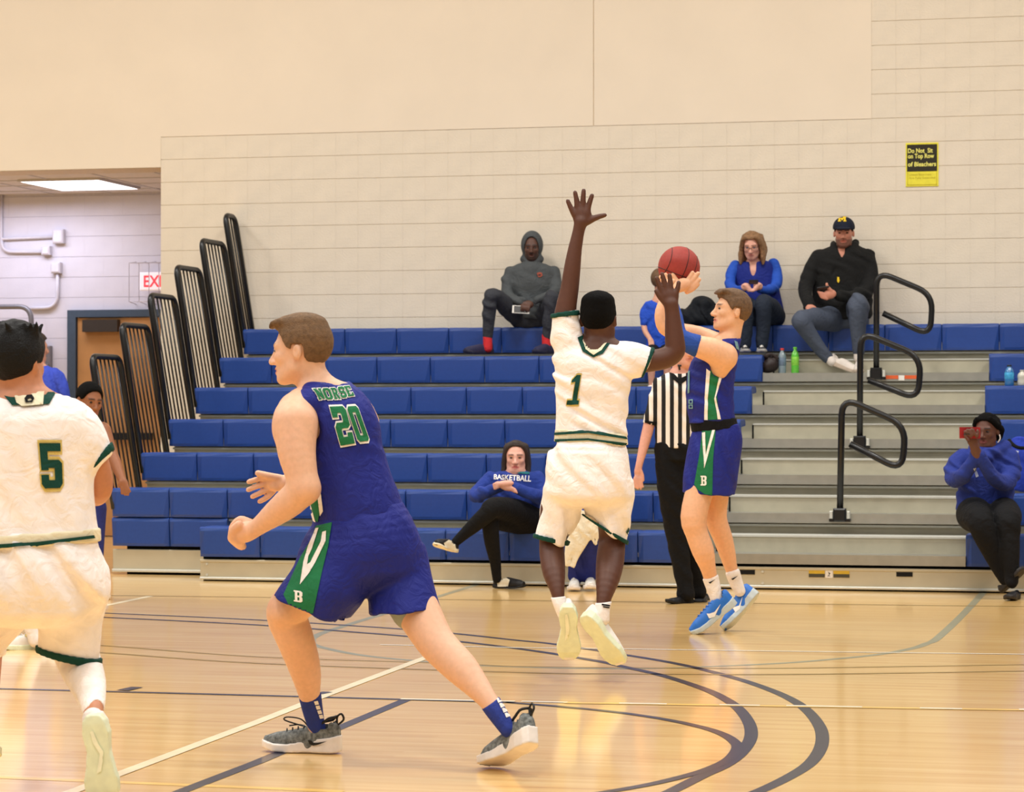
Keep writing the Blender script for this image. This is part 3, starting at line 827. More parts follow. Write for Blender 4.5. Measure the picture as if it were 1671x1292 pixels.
    # ---- head in its own frame: x to the side, y forward, z up; yaw 0 looks at the camera, +90 to image right
    def head(s, x, y, H=.235, yaw=0, pitch=0, roll=0, dz=0.0, ears=True, male=True, lips=None, brow=None, beard=None, wide=1.0):
        a = math.radians(yaw); p_ = math.radians(pitch); r_ = math.radians(roll)
        up0 = C_U * math.cos(r_) + C_R * math.sin(r_); rt0 = C_R * math.cos(r_) - C_U * math.sin(r_)
        f = -C_F * math.cos(a) + rt0 * math.sin(a); sd = rt0 * math.cos(a) + C_F * math.sin(a)
        f2 = f * math.cos(p_) + up0 * math.sin(p_); u2 = up0 * math.cos(p_) - f * math.sin(p_)
        A = np.stack([sd, f2, u2], 1); c = s.W(x, y, dz); sc_ = H / .235
        s.hf = (c, A, sc_)
        def E(cx, cy, cz, rx, ry, rz, k=.015, mode='add'): s.hell('body', (cx, cy, cz), (rx, ry, rz), k, mode)
        def T(pts, k=.01, mode='add'): s.htube('body', pts, k, mode)
        E(0, -.012, .028, .074 * wide, .094, .087, .02)
        E(0, .022, -.03, .058 * wide, .066, .08, .03)
        T([(-.046 * wide, .01, -.06, .02), (-.022, .058, -.092, .019), (0, .066, -.096, .019), (.022, .058, -.092, .019), (.046 * wide, .01, -.06, .02)], .03)
        T([(-.042, .072, .018, .011), (0, .08, .016, .010), (.042, .072, .018, .011)], .02)
        for sg in (-1, 1):
            E(sg * .042, .06, -.022, .018, .02, .018, .02)
            E(sg * .031, .094, .001, .016, .015, .011, .012, 'sub')
            if ears:
                E(sg * .078 * wide, -.012, -.008, .011, .016, .027, .006)
                E(sg * .089 * wide, -.008, -.006, .007, .008, .015, .004, 'sub')
        T([(0, .085, .008, .007), (0, .096, -.014, .009), (0, .106, -.034, .012)], .012)
        for sg in (-1, 1): E(sg * .012, .095, -.038, .009, .011, .008, .008)
        T([(-.02, .08, -.062, .006), (0, .088, -.06, .0075), (.02, .08, -.062, .006)], .008)
        T([(-.018, .08, -.073, .006), (0, .086, -.074, .008), (.018, .08, -.073, .006)], .008)
        E(0, .086, -.0665, .024, .010, .0022, .003, 'sub')
        sk = np.array(srgb(*s.skin)[:3])
        lp = np.array(srgb(*lips)[:3]) if lips is not None else sk * np.array([.82, .6, .58])
        bw = np.array(srgb(*brow)[:3]) if brow is not None else None
        bd = np.array(srgb(*beard)[:3]) if beard is not None else None
        def tint(V, C):
            q = ((V - c) @ A) / sc_
            def mixin(w, colr):
                w = np.clip(w, 0, 1)[:, None]; C[:] = C * (1 - w) + colr * w
            if bd is not None:
                w = np.clip((-.046 - q[:, 2] + .35 * np.maximum(0, .05 - q[:, 1])) / .012, 0, 1) * (q[:, 2] > -.125) * (q[:, 1] > -.005)
                w2 = np.exp(-((q[:, 2] + .052) / .006) ** 2 * .8) * (np.abs(q[:, 0]) < .028) * (q[:, 1] > .06)
                mixin(np.maximum(w, w2) * .75, bd)
            e = ((q[:, 0] / .026) ** 2 + ((q[:, 2] + .067) / .0115) ** 2); mixin((1.25 - e) * 3 * (q[:, 1] > .068), lp)
            if bw is not None:
                z0 = .0235 - 4 * (np.abs(q[:, 0]) - .03) ** 2
                w = np.exp(-((q[:, 2] - z0) / .0055) ** 2) * (np.abs(q[:, 0]) > .01) * (np.abs(q[:, 0]) < .052) * (q[:, 1] > .055)
                mixin(w * 1.0, bw)
        s.tints.append(tint)
        return s
    def hell(s, part, cen, r, k=.015, mode='add'):
        c, A, sc_ = s.hf; A32 = A.astype(np.float32); cc = (c + A @ (np.array(cen) * sc_)).astype(np.float32); r = np.array(r) * sc_
        s.ops(part).put(mode, lambda G: ell_d((G - cc) @ A32, r), cc - r.max(), cc + r.max(), k * sc_); return s
    def htube(s, part, pts, k=.01, mode='add', n=2):
        c, A, sc_ = s.hf
        R = catmull_rows(np.array(pts, float), n); P = np.array([c + A @ (r[:3] * sc_) for r in R]); rad = R[:, 3] * sc_
        fn = chain_segs(P, np.stack([rad, rad], 1), np.tile(C_R, (len(P), 1)), True)
        lo = np.min([q[1] for q in fn], 0); hi = np.max([q[2] for q in fn], 0)
        s.ops(part).put(mode, fn, lo, hi, k); return s
    def hfn(s, part, fnl, ext=.2, mode='add', k=0):
        c, A, sc_ = s.hf; A32 = A.astype(np.float32); c32 = c.astype(np.float32)
        s.ops(part).put(mode, lambda G: fnl(((G - c32) @ A32) / sc_) * sc_, c - ext, c + ext, k); return s
    def hair_cap(s, thick=.010, line=None, r=(.078, .100, .093), c=(0, -.010, .030), part='hair', top=0.0, k=0):
        if line is None: line = ([-.14, -.07, -.035, -.03, .01, .014, .035, .06, .10], [-.075, -.07, -.045, .022, .022, .004, .012, .058, .068])
        rr = np.array(r) + thick
        def f(q):
            d = ell_d(q - np.array(c, np.float32), rr)
            zm = np.interp(q[..., 1], line[0], line[1]); d = np.maximum(d, (zm - q[..., 2]) * .8)
            return np.maximum(d, -ell_d(q - np.array(c, np.float32), np.array(r) - .012))
        return s.hfn(part, f, .17, k=k)
    def eyes(s, iris=(60, 40, 28)):
        c, A, sc_ = s.hf
        mw = mat('eye_white', (168, 152, 144), rough=.3); mi = mat('iris_%d' % iris[0], iris, rough=.2)
        for sg in (-1, 1):
            b = MB(); n = 10; m = 8; v = []; f = []
            for i in range(m + 1):
                th = math.pi * i / m
                for j in range(n):
                    ph = 2 * math.pi * j / n
                    v.append((math.sin(th) * math.cos(ph), math.cos(th), math.sin(th) * math.sin(ph)))
            for i in range(m):
                for j in range(n): f.append((i * n + j, i * n + (j + 1) % n, (i + 1) * n + (j + 1) % n, (i + 1) * n + j))
            cc = c + A @ (np.array([sg * .031, .0748, .001]) * sc_)
            me = MB().raw([cc + A @ (np.array(p) * np.array([.0125, .0125, .0062]) * sc_) for p in v], f).mesh('eye')
            me.materials.append(mw); me.materials.append(mi)
            for p in me.polygons: p.material_index = 1 if p.index < 3 * n else 0
            o = link('eye', me, None, None, True); put_under(o, s.root)
    # ---- finishing
    def skin_tint(s, V):
        C = np.tile(np.array(srgb(*s.skin)[:3]), (len(V), 1))
        for t in s.tints: t(V, C)
        return C
    def finish(s, part, m, name=None, vox=None, disp=None, rel=1, parent=None, tint=None, label=None):
        me = s.parts[part].mesh(name or part, vox or s.vox, disp, rel, tint)
        o = link(name or part, me, m)
        put_under(o, s.root)
        if parent is not None:
            o.parent = parent; o.matrix_parent_inverse = Matrix.Identity(4)
        if label: o['label'] = label
        s.objs[part] = o
        return o
    def finish_body(s, vox=None, rough=.5, rel=1):
        m = mat('skin_%d_%d_%d' % s.skin, s.skin, rough=rough, tint=True, noise=.05, nscale=60, bump=.04, bscale=300, sss=.12, spec=.35)
        return s.finish('body', m, vox=vox, rel=rel, tint=s.skin_tint)
    # ---- shoe in its own frame
    def shoe(s, heel, toe, up, upper, sole, L=None, W_=1.0, collar=.085, name='shoe', vox=None, sole_t=.026, hlw=.018, lace=None, k=.012, low=False):
        """heel, toe: ground points (x, y, dz); up: camera-frame vector (right, up, towards camera)"""
        vox = vox or (.0045 if s.dep < 15 else .0065)
        h = s.W(*heel); t = s.W(*toe); d = t - h; Ln = np.linalg.norm(d) if L is None else L
        T = d / np.linalg.norm(d); u = C_R * up[0] + C_U * up[1] - C_F * up[2]; u = u - T * (u @ T); u /= np.linalg.norm(u); sd = np.cross(T, u)
        A = np.stack([T, sd, u], 1).astype(np.float32); h32 = h.astype(np.float32); g = Ln / .30
        s.sf = (h, A.astype(float), g)
        def loc(fn, part, mode='add', kk=0):
            a = h - .07; b = h + .07; e = t
            s.ops(part).put(mode, lambda G: fn(((G - h32) @ A) / g) * g, np.minimum(h, e) - .13, np.maximum(h, e) + .13, kk)
        wt = lambda x: np.interp(x, [0, .02, .06, .12, .18, .215, .25, .28, .30], [.020, .034, .041, .034, .044, .052, .050, .040, .024]) * W_
        def fsole(q):
            x, y, z = q[..., 0], q[..., 1], q[..., 2]
            w = wt(x); zb = np.interp(x, [0, .03, .2, .25, .30], [.004, 0, 0, .003, .016])
            tt = sole_t + np.interp(x, [0, .08, .2, .3], [hlw, hlw * .7, .004, .002])
            dx = np.maximum(-x, x - .30)
            return np.maximum(np.maximum(np.abs(y - .004 * np.sin(x * 12)) - w, np.maximum(zb - z, z - zb - tt)), dx) * .8
        pu, ps = 'shoe_u%d' % len(s.parts), 'shoe_s%d' % len(s.parts)
        loc(fsole, ps)
        top = [.098, collar + .02, collar + .004, .090, .078, .070, .056] if not low else [.07, .07, .062, .062, .054, .048, .034]
        xs = [.004, .03, .085, .14, .20, .25, .292]; wd = [.016, .030, .034, .032, .040, .038, .023]
        def fup(q):
            x, y, z = q[..., 0], q[..., 1], q[..., 2]
            tp = np.interp(x, xs, top); w = np.interp(x, xs, wd) * W_; zc = tp * .45
            b = np.where(z > zc, tp - zc, zc + .02)
            k0 = np.sqrt((np.abs(y) / w) ** 2.4 + (np.abs(z - zc) / b) ** 2.4 + 1e-6)
            d = (k0 - 1) * np.minimum(w, b) * .8
            dx = np.maximum(.002 - x, x - .296)
            d = np.maximum(np.maximum(d, dx), .012 - z)
            # ankle opening
            ho = np.sqrt(((x - .058) / .04) ** 2 + (y / .026) ** 2) - 1
            return np.maximum(d, -np.maximum(ho * .026, (collar if not low else .06) - .03 - z))
        loc(fup, pu)
        r = s.finish(pu, upper, name, vox=vox)
        r2 = s.finish(ps, sole, 'sole', vox=vox, parent=r)
        if lace is not None:
            b = MB(); P = lambda x, y, z: h + A.astype(float) @ (np.array([x, y, z]) * g)
            for i in range(5):
                x = .115 + .022 * i; z = np.interp(x, xs, top) + .001; w = .017
                b.tube([P(x, -w, z - .006), P(x + .006, 0, z + .004), P(x + .012, w, z - .006)], .0028 * g, 6)
            o = link('laces', b.mesh('laces'), lace, r, True)
        return r
    def shoe_mark(s, pts, m, side, parent, name='logo_mark', out=.004):
        """flat mark on the side of the last shoe, points (x along, z up) in its frame"""
        h, A, g = s.sf
        v = []; bv = BVHTree.FromPolygons(*mesh_arrays([parent] + list(parent.children)))
        P2 = [Vector(p) for p in dense_loop(pts, .006)]
        r = delaunay_2d_cdt(P2, [], [list(range(len(P2)))], 1, 1e-7)
        for p in r[0]:
            o_ = h + A @ (np.array([p[0], side * .15, p[1]]) * g); dr = -side * A[:, 1]
            hit = bv.ray_cast(Vector(o_), Vector(dr))
            q = np.array(hit[0]) if hit[0] is not None else h + A @ (np.array([p[0], side * .045, p[1]]) * g)
            v.append(q - dr * out)
        return link(name, MB().raw(v, [tuple(f) for f in r[2]]).mesh(name), m, parent)
    def base(s, z=None): pass

def mesh_arrays(objs):
    V = []; Fc = []
    for o in objs:
        n = len(V); V += [tuple(v.co) for v in o.data.vertices]; Fc += [tuple(i + n for i in p.vertices) for p in o.data.polygons]
    return V, Fc
_bv = {}
def bvh(objs):
    key = tuple(o.name for o in objs)
    if key not in _bv: _bv[key] = BVHTree.FromPolygons(*mesh_arrays(objs))
    return _bv[key]
def dense_loop(pts, step):
    out = []
    for i in range(len(pts)):
        a = np.array(pts[i], float); b = np.array(pts[(i + 1) % len(pts)], float); n = max(1, int(np.linalg.norm(b - a) / step))
        out += [tuple(a + (b - a) * k / n) for k in range(n)]
    return out
def inside(P, loop):
    P = np.asarray(P, float).reshape(-1, 2); A = np.asarray(loop, float); B = np.roll(A, 1, 0)
    x = P[:, :1]; y = P[:, 1:]
    cr = ((A[:, 1] > y) != (B[:, 1] > y)) & (x < (B[:, 0] - A[:, 0]) * (y - A[:, 1]) / (B[:, 1] - A[:, 1] + 1e-12) + A[:, 0])
    return cr.sum(1) % 2 == 1
def lay(V2, Fc, targets, m, parent, name, out=.003):
    """lay a flat print given in picture coordinates onto the cloth it is printed on"""
    bv = bvh(targets); P = [None] * len(V2); D = []
    for i, p in enumerate(V2):
        r = ray(*p); r = r / np.linalg.norm(r)
        h = bv.ray_cast(Vector(C_O), Vector(r))
        if h[0] is not None:
            D.append(h[3]); P[i] = np.array(h[0]) - r * out * .6 + np.array(h[1]) * (out * .6 if np.dot(h[1], r) < 0 else -out * .6)
    ok = [i for i in range(len(V2)) if P[i] is not None]
    if not ok: return None
    remap = {i: k for k, i in enumerate(ok)}
    F2 = [tuple(remap[i] for i in f) for f in Fc if all(i in remap for i in f)]
    me = MB().raw([P[i] for i in ok], F2).mesh(name)
    o = link(name, me, m, parent, True)
    return o
def decal(loops, targets, m, parent, name, out=.003, step=3.0):
    """polygon (outer loop, then holes) in picture coordinates"""
    L = [dense_loop(l, step) for l in loops]
    pts = []; edges = []; faces = []
    for l in L:
        n = len(pts); pts += l; faces.append(list(range(n, n + len(l))))
    xs = [p[0] for p in L[0]]; ys = [p[1] for p in L[0]]
    gx, gy = np.meshgrid(np.arange(min(xs) + step / 2, max(xs), step), np.arange(min(ys) + step / 2, max(ys), step))
    g = np.stack([gx.ravel(), gy.ravel()], 1)
    def in_all(q):
        if len(q) == 0: return np.zeros(0, bool)
        m_ = inside(q, L[0])
        for h in L[1:]: m_ &= ~inside(q, h)
        return m_
    if len(g): pts += [tuple(q) for q in g[in_all(g)]]
    r = delaunay_2d_cdt([Vector(p) for p in pts], [], faces, 0, 1e-6)
    V2 = [tuple(p) for p in r[0]]
    cen = np.array([np.mean([V2[i] for i in f], 0) for f in r[2]]).reshape(-1, 2)
    keep = in_all(cen); Fc = [tuple(f) for f, k_ in zip(r[2], keep) if k_]
    return lay(V2, Fc, targets, m, parent, name, out)
def quad_map(q):
    tl, tr, br, bl_ = [np.array(p, float) for p in q]
    return lambda u, v: tuple((1 - v) * ((1 - u) * bl_ + u * br) + v * ((1 - u) * tl + u * tr))
def quad_decal(loops, q, targets, m, parent, name, out=.003, step=3.0):
    f = quad_map(q); return decal([[f(*p) for p in l] for l in loops], targets, m, parent, name, out, step)
def grow_loop(l, d):
    """offset a closed unit-space loop outwards"""
    A = np.array(l, float); n = len(A); area = sum(A[i][0] * A[(i + 1) % n][1] - A[(i + 1) % n][0] * A[i][1] for i in range(n))
    sgn = 1 if area > 0 else -1; out = []
    for i in range(n):
        a = A[i] - A[i - 1]; b = A[(i + 1) % n] - A[i]
        na = np.array([a[1], -a[0]]) / (np.linalg.norm(a) + 1e-9); nb = np.array([b[1], -b[0]]) / (np.linalg.norm(b) + 1e-9)
        h = na + nb; L_ = h @ h
        out.append(tuple(A[i] + sgn * d * h * min(2 / (L_ + 1e-9), 1.6)))
    return out
GLYPH = {
 '2': [[(0, .82), (0, 1), (.85, 1), (1, .9), (1, .5), (.82, .42), (.42, .42), (.36, .38), (.36, .2), (.66, .2), (.66, .3), (1, .3), (1, 0), (0, 0), (0, .47), (.15, .58), (.56, .58), (.62, .62), (.62, .8), (.57, .83), (.4, .83), (.36, .8), (.36, .72), (0, .72)]],
 '0': [[(.14, 1), (.86, 1), (1, .92), (1, .08), (.86, 0), (.14, 0), (0, .08), (0, .92)], [(.37, .83), (.63, .83), (.63, .17), (.37, .17)]],
 '5': [[(.02, 1), (.95, 1), (.95, .82), (.36, .82), (.36, .63), (.86, .63), (1, .55), (1, .1), (.86, 0), (.14, 0), (0, .1), (0, .3), (.36, .3), (.36, .18), (.64, .18), (.64, .45), (.36, .45), (.36, .40), (.02, .40)]],
 '1': [[(.1, .82), (.45, 1), (.8, 1), (.8, .14), (1, .14), (1, 0), (.0, 0), (.0, .14), (.42, .14), (.42, .78), (.1, .74)]],
 'B': [[(0, 1), (.8, 1), (1, .9), (1, .6), (.88, .5), (1, .4), (1, .1), (.8, 0), (0, 0), (0, .13), (.14, .13), (.14, .87), (0, .87)], [(.42, .85), (.62, .85), (.66, .8), (.66, .63), (.62, .58), (.42, .58)], [(.42, .43), (.62, .43), (.66, .38), (.66, .2), (.62, .15), (.42, .15)]],
 'N': [[(0, 1), (.36, 1), (.68, .5), (.68, .87), (.6, .87), (.6, 1), (1, 1), (1, .87), (.9, .87), (.9, 0), (.66, 0), (.32, .52), (.32, .13), (.42, .13), (.42, 0), (0, 0), (0, .13), (.1, .13), (.1, .87), (0, .87)]],
 'O': [[(.2, 1), (.8, 1), (1, .85), (1, .15), (.8, 0), (.2, 0), (0, .15), (0, .85)], [(.38, .82), (.62, .82), (.68, .76), (.68, .24), (.62, .18), (.38, .18), (.32, .24), (.32, .76)]],
 'R': [[(0, 1), (.8, 1), (.98, .88), (.98, .58), (.82, .47), (1, .13), (1, 0), (.72, 0), (.5, .42), (.42, .42), (.42, .13), (.5, .13), (.5, 0), (0, 0), (0, .13), (.12, .13), (.12, .87), (0, .87)], [(.42, .83), (.62, .83), (.66, .78), (.66, .64), (.62, .59), (.42, .59)]],
 'S': [[(.18, 1), (.82, 1), (1, .88), (1, .68), (.68, .68), (.68, .8), (.34, .8), (.34, .62), (.84, .56), (1, .45), (1, .12), (.82, 0), (.18, 0), (0, .12), (0, .33), (.32, .33), (.32, .2), (.66, .2), (.66, .38), (.16, .44), (0, .55), (0, .88)]],
 'E': [[(0, 1), (1, 1), (1, .68), (.74, .68), (.74, .84), (.42, .84), (.42, .58), (.6, .58), (.6, .43), (.42, .43), (.42, .16), (.74, .16), (.74, .34), (1, .34), (1, 0), (0, 0), (0, .13), (.1, .13), (.1, .87), (0, .87)]],
 'M': [[(0, 1), (.34, 1), (.5, .68), (.66, 1), (1, 1), (1, .78), (.92, .78), (.92, .22), (1, .22), (1, 0), (.64, 0), (.64, .22), (.72, .22), (.72, .6), (.5, .2), (.28, .6), (.28, .22), (.36, .22), (.36, 0), (0, 0), (0, .22), (.08, .22), (.08, .78), (0, .78)]],
}
def glyph(ch, q, targets, m, parent, name, edge=None, em=None, step=2.5, out=.003):
    loops = GLYPH[ch]
    if edge:
        big = [grow_loop(loops[0], edge)] + [grow_loop(h, -edge) for h in loops[1:]]
        quad_decal(big, q, targets, em, parent, name + '_outline', out, step)
    return quad_decal(loops, q, targets, m, parent, name, out + (.0025 if edge else 0), step)
def text_decal(txt, q, targets, m, parent, name, bold=.02, out=.003):
    V, Fc = text_mesh2d(txt, bold); V = V - V.min(0); V = V / V.max(0); f = quad_map(q)
    return lay([f(*p) for p in V], Fc, targets, m, parent, name, out)
SWOOSH = [(0, .42), (.10, .22), (.30, .05), (.52, .03), (1.0, .98), (.5, .32), (.34, .27), (.22, .33), (.16, .48), (.2, .72), (.05, .62)]

# cloth and shoe materials
def cloth(name, rgb, sheen=.0, rough=.75, bump=.35):
    new = ('cloth_' + name) not in MATS
    m = mat('cloth_' + name, rgb, rough=rough, noise=.05, nscale=18, bump=bump, bscale=16, spec=.22, sheen=sheen)
    if new:
        for n in m.node_tree.nodes:
            if n.type == 'TEX_NOISE' and abs(n.inputs['Scale'].default_value - 16) < .01:
                n.inputs['Distortion'].default_value = 1.6; n.inputs['Detail'].default_value = 5
            if n.type == 'BUMP': n.inputs['Distance'].default_value = .03
    return m
C_ROYAL = cloth('royal', (32, 41, 130), rough=.6); C_ROYAL2 = cloth('royal_bright', (48, 66, 172))
C_WHITE = cloth('white', (253, 246, 243), rough=.6); C_GREEN = cloth('green', (34, 116, 72)); C_DGREEN = cloth('dark_green', (16, 66, 56))
C_TRIM = cloth('trim_white', (246, 240, 232)); C_CREAM = cloth('cream', (232, 222, 190)); C_BLACK = cloth('black', (15, 15, 17), sheen=0, rough=.85); C_GREYL = cloth('lining', (150, 158, 152))
S_WHITE = mat('shoe_white', (240, 236, 228), rough=.5); S_LIME = mat('sole_lime', (228, 236, 204), rough=.35, spec=.5); S_BLACK = mat('shoe_black', (24, 24, 26), rough=.5)
S_KNIT = mat('shoe_knit', (112, 116, 114), rough=.8, noise=.6, nscale=70, bump=.3, bscale=150)
S_SOLE = mat('sole_white', (236, 228, 220), rough=.4); S_BLUE = mat('shoe_blue', (38, 108, 196), rough=.55); S_GREYS = mat('sole_grey', (186, 196, 196), rough=.4)
# ------------------------------------------------------------------ number 20, running left
def player_twenty():
    p = Person(9.25, 'blond player in the blue and green number 20 jersey running to the left', (640, 1240), .0055, (232, 184, 152))
    # head
    p.head(491, 572, .242, yaw=-104, pitch=-6, roll=4, brow=(170, 130, 90), lips=(214, 130, 116))
    p.tube('body', [(500, 590, 25), (511, 618, 27), (526, 645, 33), (545, 672, 38)], .03)
    # trunk
    jr = [(508, 624, 574, 626, .55), (500, 638, 590, 640, .75), (487, 668, 606, 664, .95), (489, 705, 617, 697, 1.0), (497, 745, 624, 737, .98), (502, 790, 637, 776, .98), (510, 835, 650, 806, 1.0), (514, 862, 657, 830, 1.0)]
    p.rings('body', jr[1:], k=.03, scale=.84, cap=.6)
    p.tube('body', [(520, 645, 26, -.02), (486, 672, 34, -.09), (480, 700, 35, -.13)], .03)      # near trapezius and deltoid
    p.tube('body', [(560, 648, 22, .05), (586, 668, 22, .16), (594, 690, 24, .2)], .03)
    # near (left) arm
    p.tube('body', [(482, 690, 36, -.14), (484, 735, 31.5, -.17), (491, 770, 27, -.19), (497, 797, 25, -.2)], .02)
    p.tube('body', [(497, 797, 25, -.2), (474, 818, 25, -.17), (450, 837, 21, -.13), (424, 857, 15, -.09), (410, 866, 14.5, -.07)], .02)
    # near hand: loose fist
    p.ball('body', 401, 868, 19, 17, 13, -.05, ang=20, k=.012)
    p.tube('body', [(408, 853, 7, -.03), (392, 849, 7.5, -.01), (380, 862, 7, .0), (383, 874, 6, .01)], .006)
    for k in range(4):
        p.tube('body', [(390 - 2 * k, 856 + 6 * k, 7.2, -.075 + .014 * k), (379 - k * .5, 866 + 4 * k, 6.6, -.065 + .014 * k), (382 + 3 * k, 880 + 3.5 * k, 6.2, -.05 + .014 * k), (394 + k, 884 + 2.5 * k, 5.6, -.045 + .014 * k)], .005)
    # far (right) forearm and open hand
    p.tube('body', [(590, 690, 25, .2), (565, 760, 24, .3), (540, 800, 22, .36), (500, 794, 19, .36), (468, 788, 14, .35)], .02)
    p.ball('body', 452, 788, 17, 14, 9, .35, ang=-6, k=.01)
    p.tube('body', [(455, 780, 6.5, .34), (436, 776, 6, .33), (421, 772, 5.2, .33)], .006)
    for k, e in enumerate([[(442, 780), (424, 781), (406, 786)], [(441, 787), (423, 792), (405, 799)], [(442, 795), (427, 803), (412, 810)], [(446, 801), (436, 811), (424, 818)]]):
        p.tube('body', [(x, y, 5.2 - .5 * i, .345 + .008 * k) for i, (x, y) in enumerate(e)], .004)
    # legs
    p.tube('body', [(585, 880, 44, -.03), (530, 935, 42, -.07), (480, 982, 35, -.06), (468, 1003, 33, -.04), (479, 1035, 31, -.02), (492, 1072, 28, .02), (500, 1102, 24, .05), (505, 1134, 17.5, .08), (511, 1165, 14.5, .12), (516, 1192, 12, .14)], .025)
    p.tube('body', [(630, 890, 42, .03), (654, 950, 38, -.0), (679, 992, 37, -.05), (706, 1040, 32, -.12), (724, 1062, 30, -.16), (752, 1090, 28, -.22), (775, 1116, 22, -.27), (792, 1137, 17, -.31), (810, 1161, 13.5, -.345), (829, 1188, 9, -.375)], .025)
    p.ball('body', 462, 1000, 22, 20, 22, -.08, k=.03)
    body = p.finish_body()
    # hair: short crop with a fade and a quiff
    p.hair_cap(.006, ([-.14, -.1, -.06, -.034, -.03, .01, .014, .03, .05, .07, .1], [-.06, -.055, -.05, -.035, .02, .02, .002, .012, .05, .072, .08]))
    p.hell('hair', (0, .0, .098), (.062, .09, .026), .02)
    for i in range(9):
        x = (i - 4) * .012
        p.htube('hair', [(x, .05, .098, .013), (x * 1.02, .085, .094, .008), (x, .108 - abs(x) * .3, .08, .003)], .012)
    p.finish('hair', mat('hair_blond', (112, 84, 56), rough=.75, noise=.28, nscale=70, bump=.5, bscale=260), vox=.005, disp=lambda P: .0012 * noise3(P, 260, 5))
    p.eyes((70, 90, 110))
    # jersey
    p.rings('jersey', jr, k=.02, grow=.006)
    p.tube('jersey', [(524, 640, 24, -.03), (505, 660, 30, -.08)], .02)
    p.tube('jersey', [(566, 640, 18, .05), (588, 660, 17, .11)], .02)
    p.ball('jersey', 490, 700, 36, 48, 90, -.24, ang=14, k=.008, mode='sub')        # near armhole
    p.tube('jersey', [(470, 655, 15, -.3), (484, 680, 24, -.2)], .008, 'sub')
    p.ball('jersey', 622, 688, 16, 46, 50, .2, ang=20, k=.008, mode='sub')
    p.tube('jersey', [(506, 600, 31), (517, 622, 33, .0)], .006, 'sub')            # neck

    p.cut('jersey', 585, 850, .25, -1)
    je = p.finish('jersey', C_ROYAL, disp=folds(.0035, (.35, 1, 0), .085, 4))
    # shorts
    p.rings('shorts', [(512, 850, 656, 818, .95), (502, 878, 676, 850, .95), (488, 905, 688, 890, .92), (486, 930, 692, 920, .85)], k=.03, cap=.5)
    p.rings('shorts', [(505, 880, 640, 905, .95, -.04), (478, 925, 612, 945, 1.0, -.07), (459, 952, 592, 982, 1.02, -.08), (446, 970, 566, 1018, 1.0, -.08)], k=.03)
    p.rings('shorts', [(585, 890, 692, 890, .95, .03), (596, 935, 702, 930, 1.0, 0), (600, 970, 711, 962, 1.05, -.02), (603, 1001, 719, 990, 1.05, -.04)], k=.02)
    p.rings('shorts', [(486, 940, 590, 965, .9, -.08), (450, 980, 566, 1032, 1.0, -.08)], k=.006, mode='sub', scale=.9)
    p.rings('shorts', [(612, 960, 702, 950, 1.0, -.02), (606, 1015, 716, 1005, 1.05, -.045)], k=.006, mode='sub', scale=.92)
    sh = p.finish('shorts', C_ROYAL, disp=folds(.0035, (1, .5, 0), .12, 9))
    p.tube('lining', [(640, 940, 38, -.0), (672, 986, 39, -.045), (675, 992, 38.5, -.048)], .0); p.cut('lining', 660, 950, 0, 1)
    p.finish('lining', C_GREYL, 'compression_shorts', parent=None)
    # waistband edge
    # prints
    G = C_GREEN; Wt = C_TRIM
    for ch, q in zip('NORSE', [((510, 635), (523, 634), (531, 651), (520, 652.5)), ((524, 634), (537, 633.5), (545, 652), (532, 652.5)), ((538, 633.5), (548, 633), (556, 651.5), (546, 652)), ((550, 632), (560, 631), (567, 648.5), (557, 650)), ((560.5, 631), (570, 630), (578, 646), (568, 647.5))]):
        glyph(ch, q, [je], G, je, 'lettering', .085, Wt, 1.6)
    glyph('2', ((538, 664), (562.5, 663), (579, 723), (556, 727)), [je], G, je, 'number', .05, Wt)
    glyph('0', ((565, 664), (582.5, 662.5), (602.5, 719.5), (584, 721)), [je], G, je, 'number', .06, Wt)
    decal([[(502, 806), (516, 788), (522, 838), (519, 852), (513, 848)]], [je], G, je, 'side_panel')
    decal([[(516, 786), (522, 785), (528, 834), (523, 842)]], [je], Wt, je, 'side_stripe', .005)
    decal([[(500, 808), (503, 805), (516, 852), (512, 850)]], [je], Wt, je, 'side_stripe', .005)
    decal([[(516, 858), (542, 852), (536, 890), (525, 935), (511, 1000), (505, 1006), (485, 998), (470, 984), (463, 970), (490, 910), (508, 880)]], [sh], G, sh, 'side_panel')
    decal([[(516, 862), (521, 861), (510, 895), (504, 908), (502, 921), (507, 918), (524, 884), (527, 868), (533, 866), (532, 883), (515, 918), (505, 935), (490, 954), (496, 917), (504, 890)]], [sh], Wt, sh, 'side_stripe', .0055)
    glyph('B', ((480, 963), (494, 965), (494, 983), (480, 981)), [sh], Wt, sh, 'lettering', step=2, out=.005)
    # socks
    blue = cloth('sock_blue', (44, 60, 140))
    p.tube('sock1', [(506, 1136, 18.5, .085), (511, 1162, 16.5, .115), (518, 1190, 13.5, .14)], 0); p.cut('sock1', 507, 1136, -.25, 1)
    a = p.finish('sock1', blue, 'sock')
    p.tube('sock2', [(793, 1135, 18, -.31), (809, 1160, 16.5, -.345), (829, 1190, 13.5, -.38)], 0); p.cut('sock2', 793, 1135, -.6, .85)
    b = p.finish('sock2', blue, 'sock')
    for k in range(4):
        y = 1144 + k * 7.5; x = 512 + k * 2.6
        decal([[(x, y), (x + 6, y - 1), (x + 8, y + 5), (x + 2, y + 6)]], [a], Wt, a, 'sock_stripe')
    for k in range(6):
        x = 801 + k * 4.4; y = 1124 + k * 8
        decal([[(x, y), (x + 6, y - 2), (x + 9, y + 4.5), (x + 3, y + 7)]], [b], Wt, b, 'sock_stripe')
    # shoes
    s1 = p.shoe((556, 1228, .12), (431, 1224, .2), (0, 1, 0), S_KNIT, S_SOLE, hlw=.036, collar=.112, lace=S_BLACK)
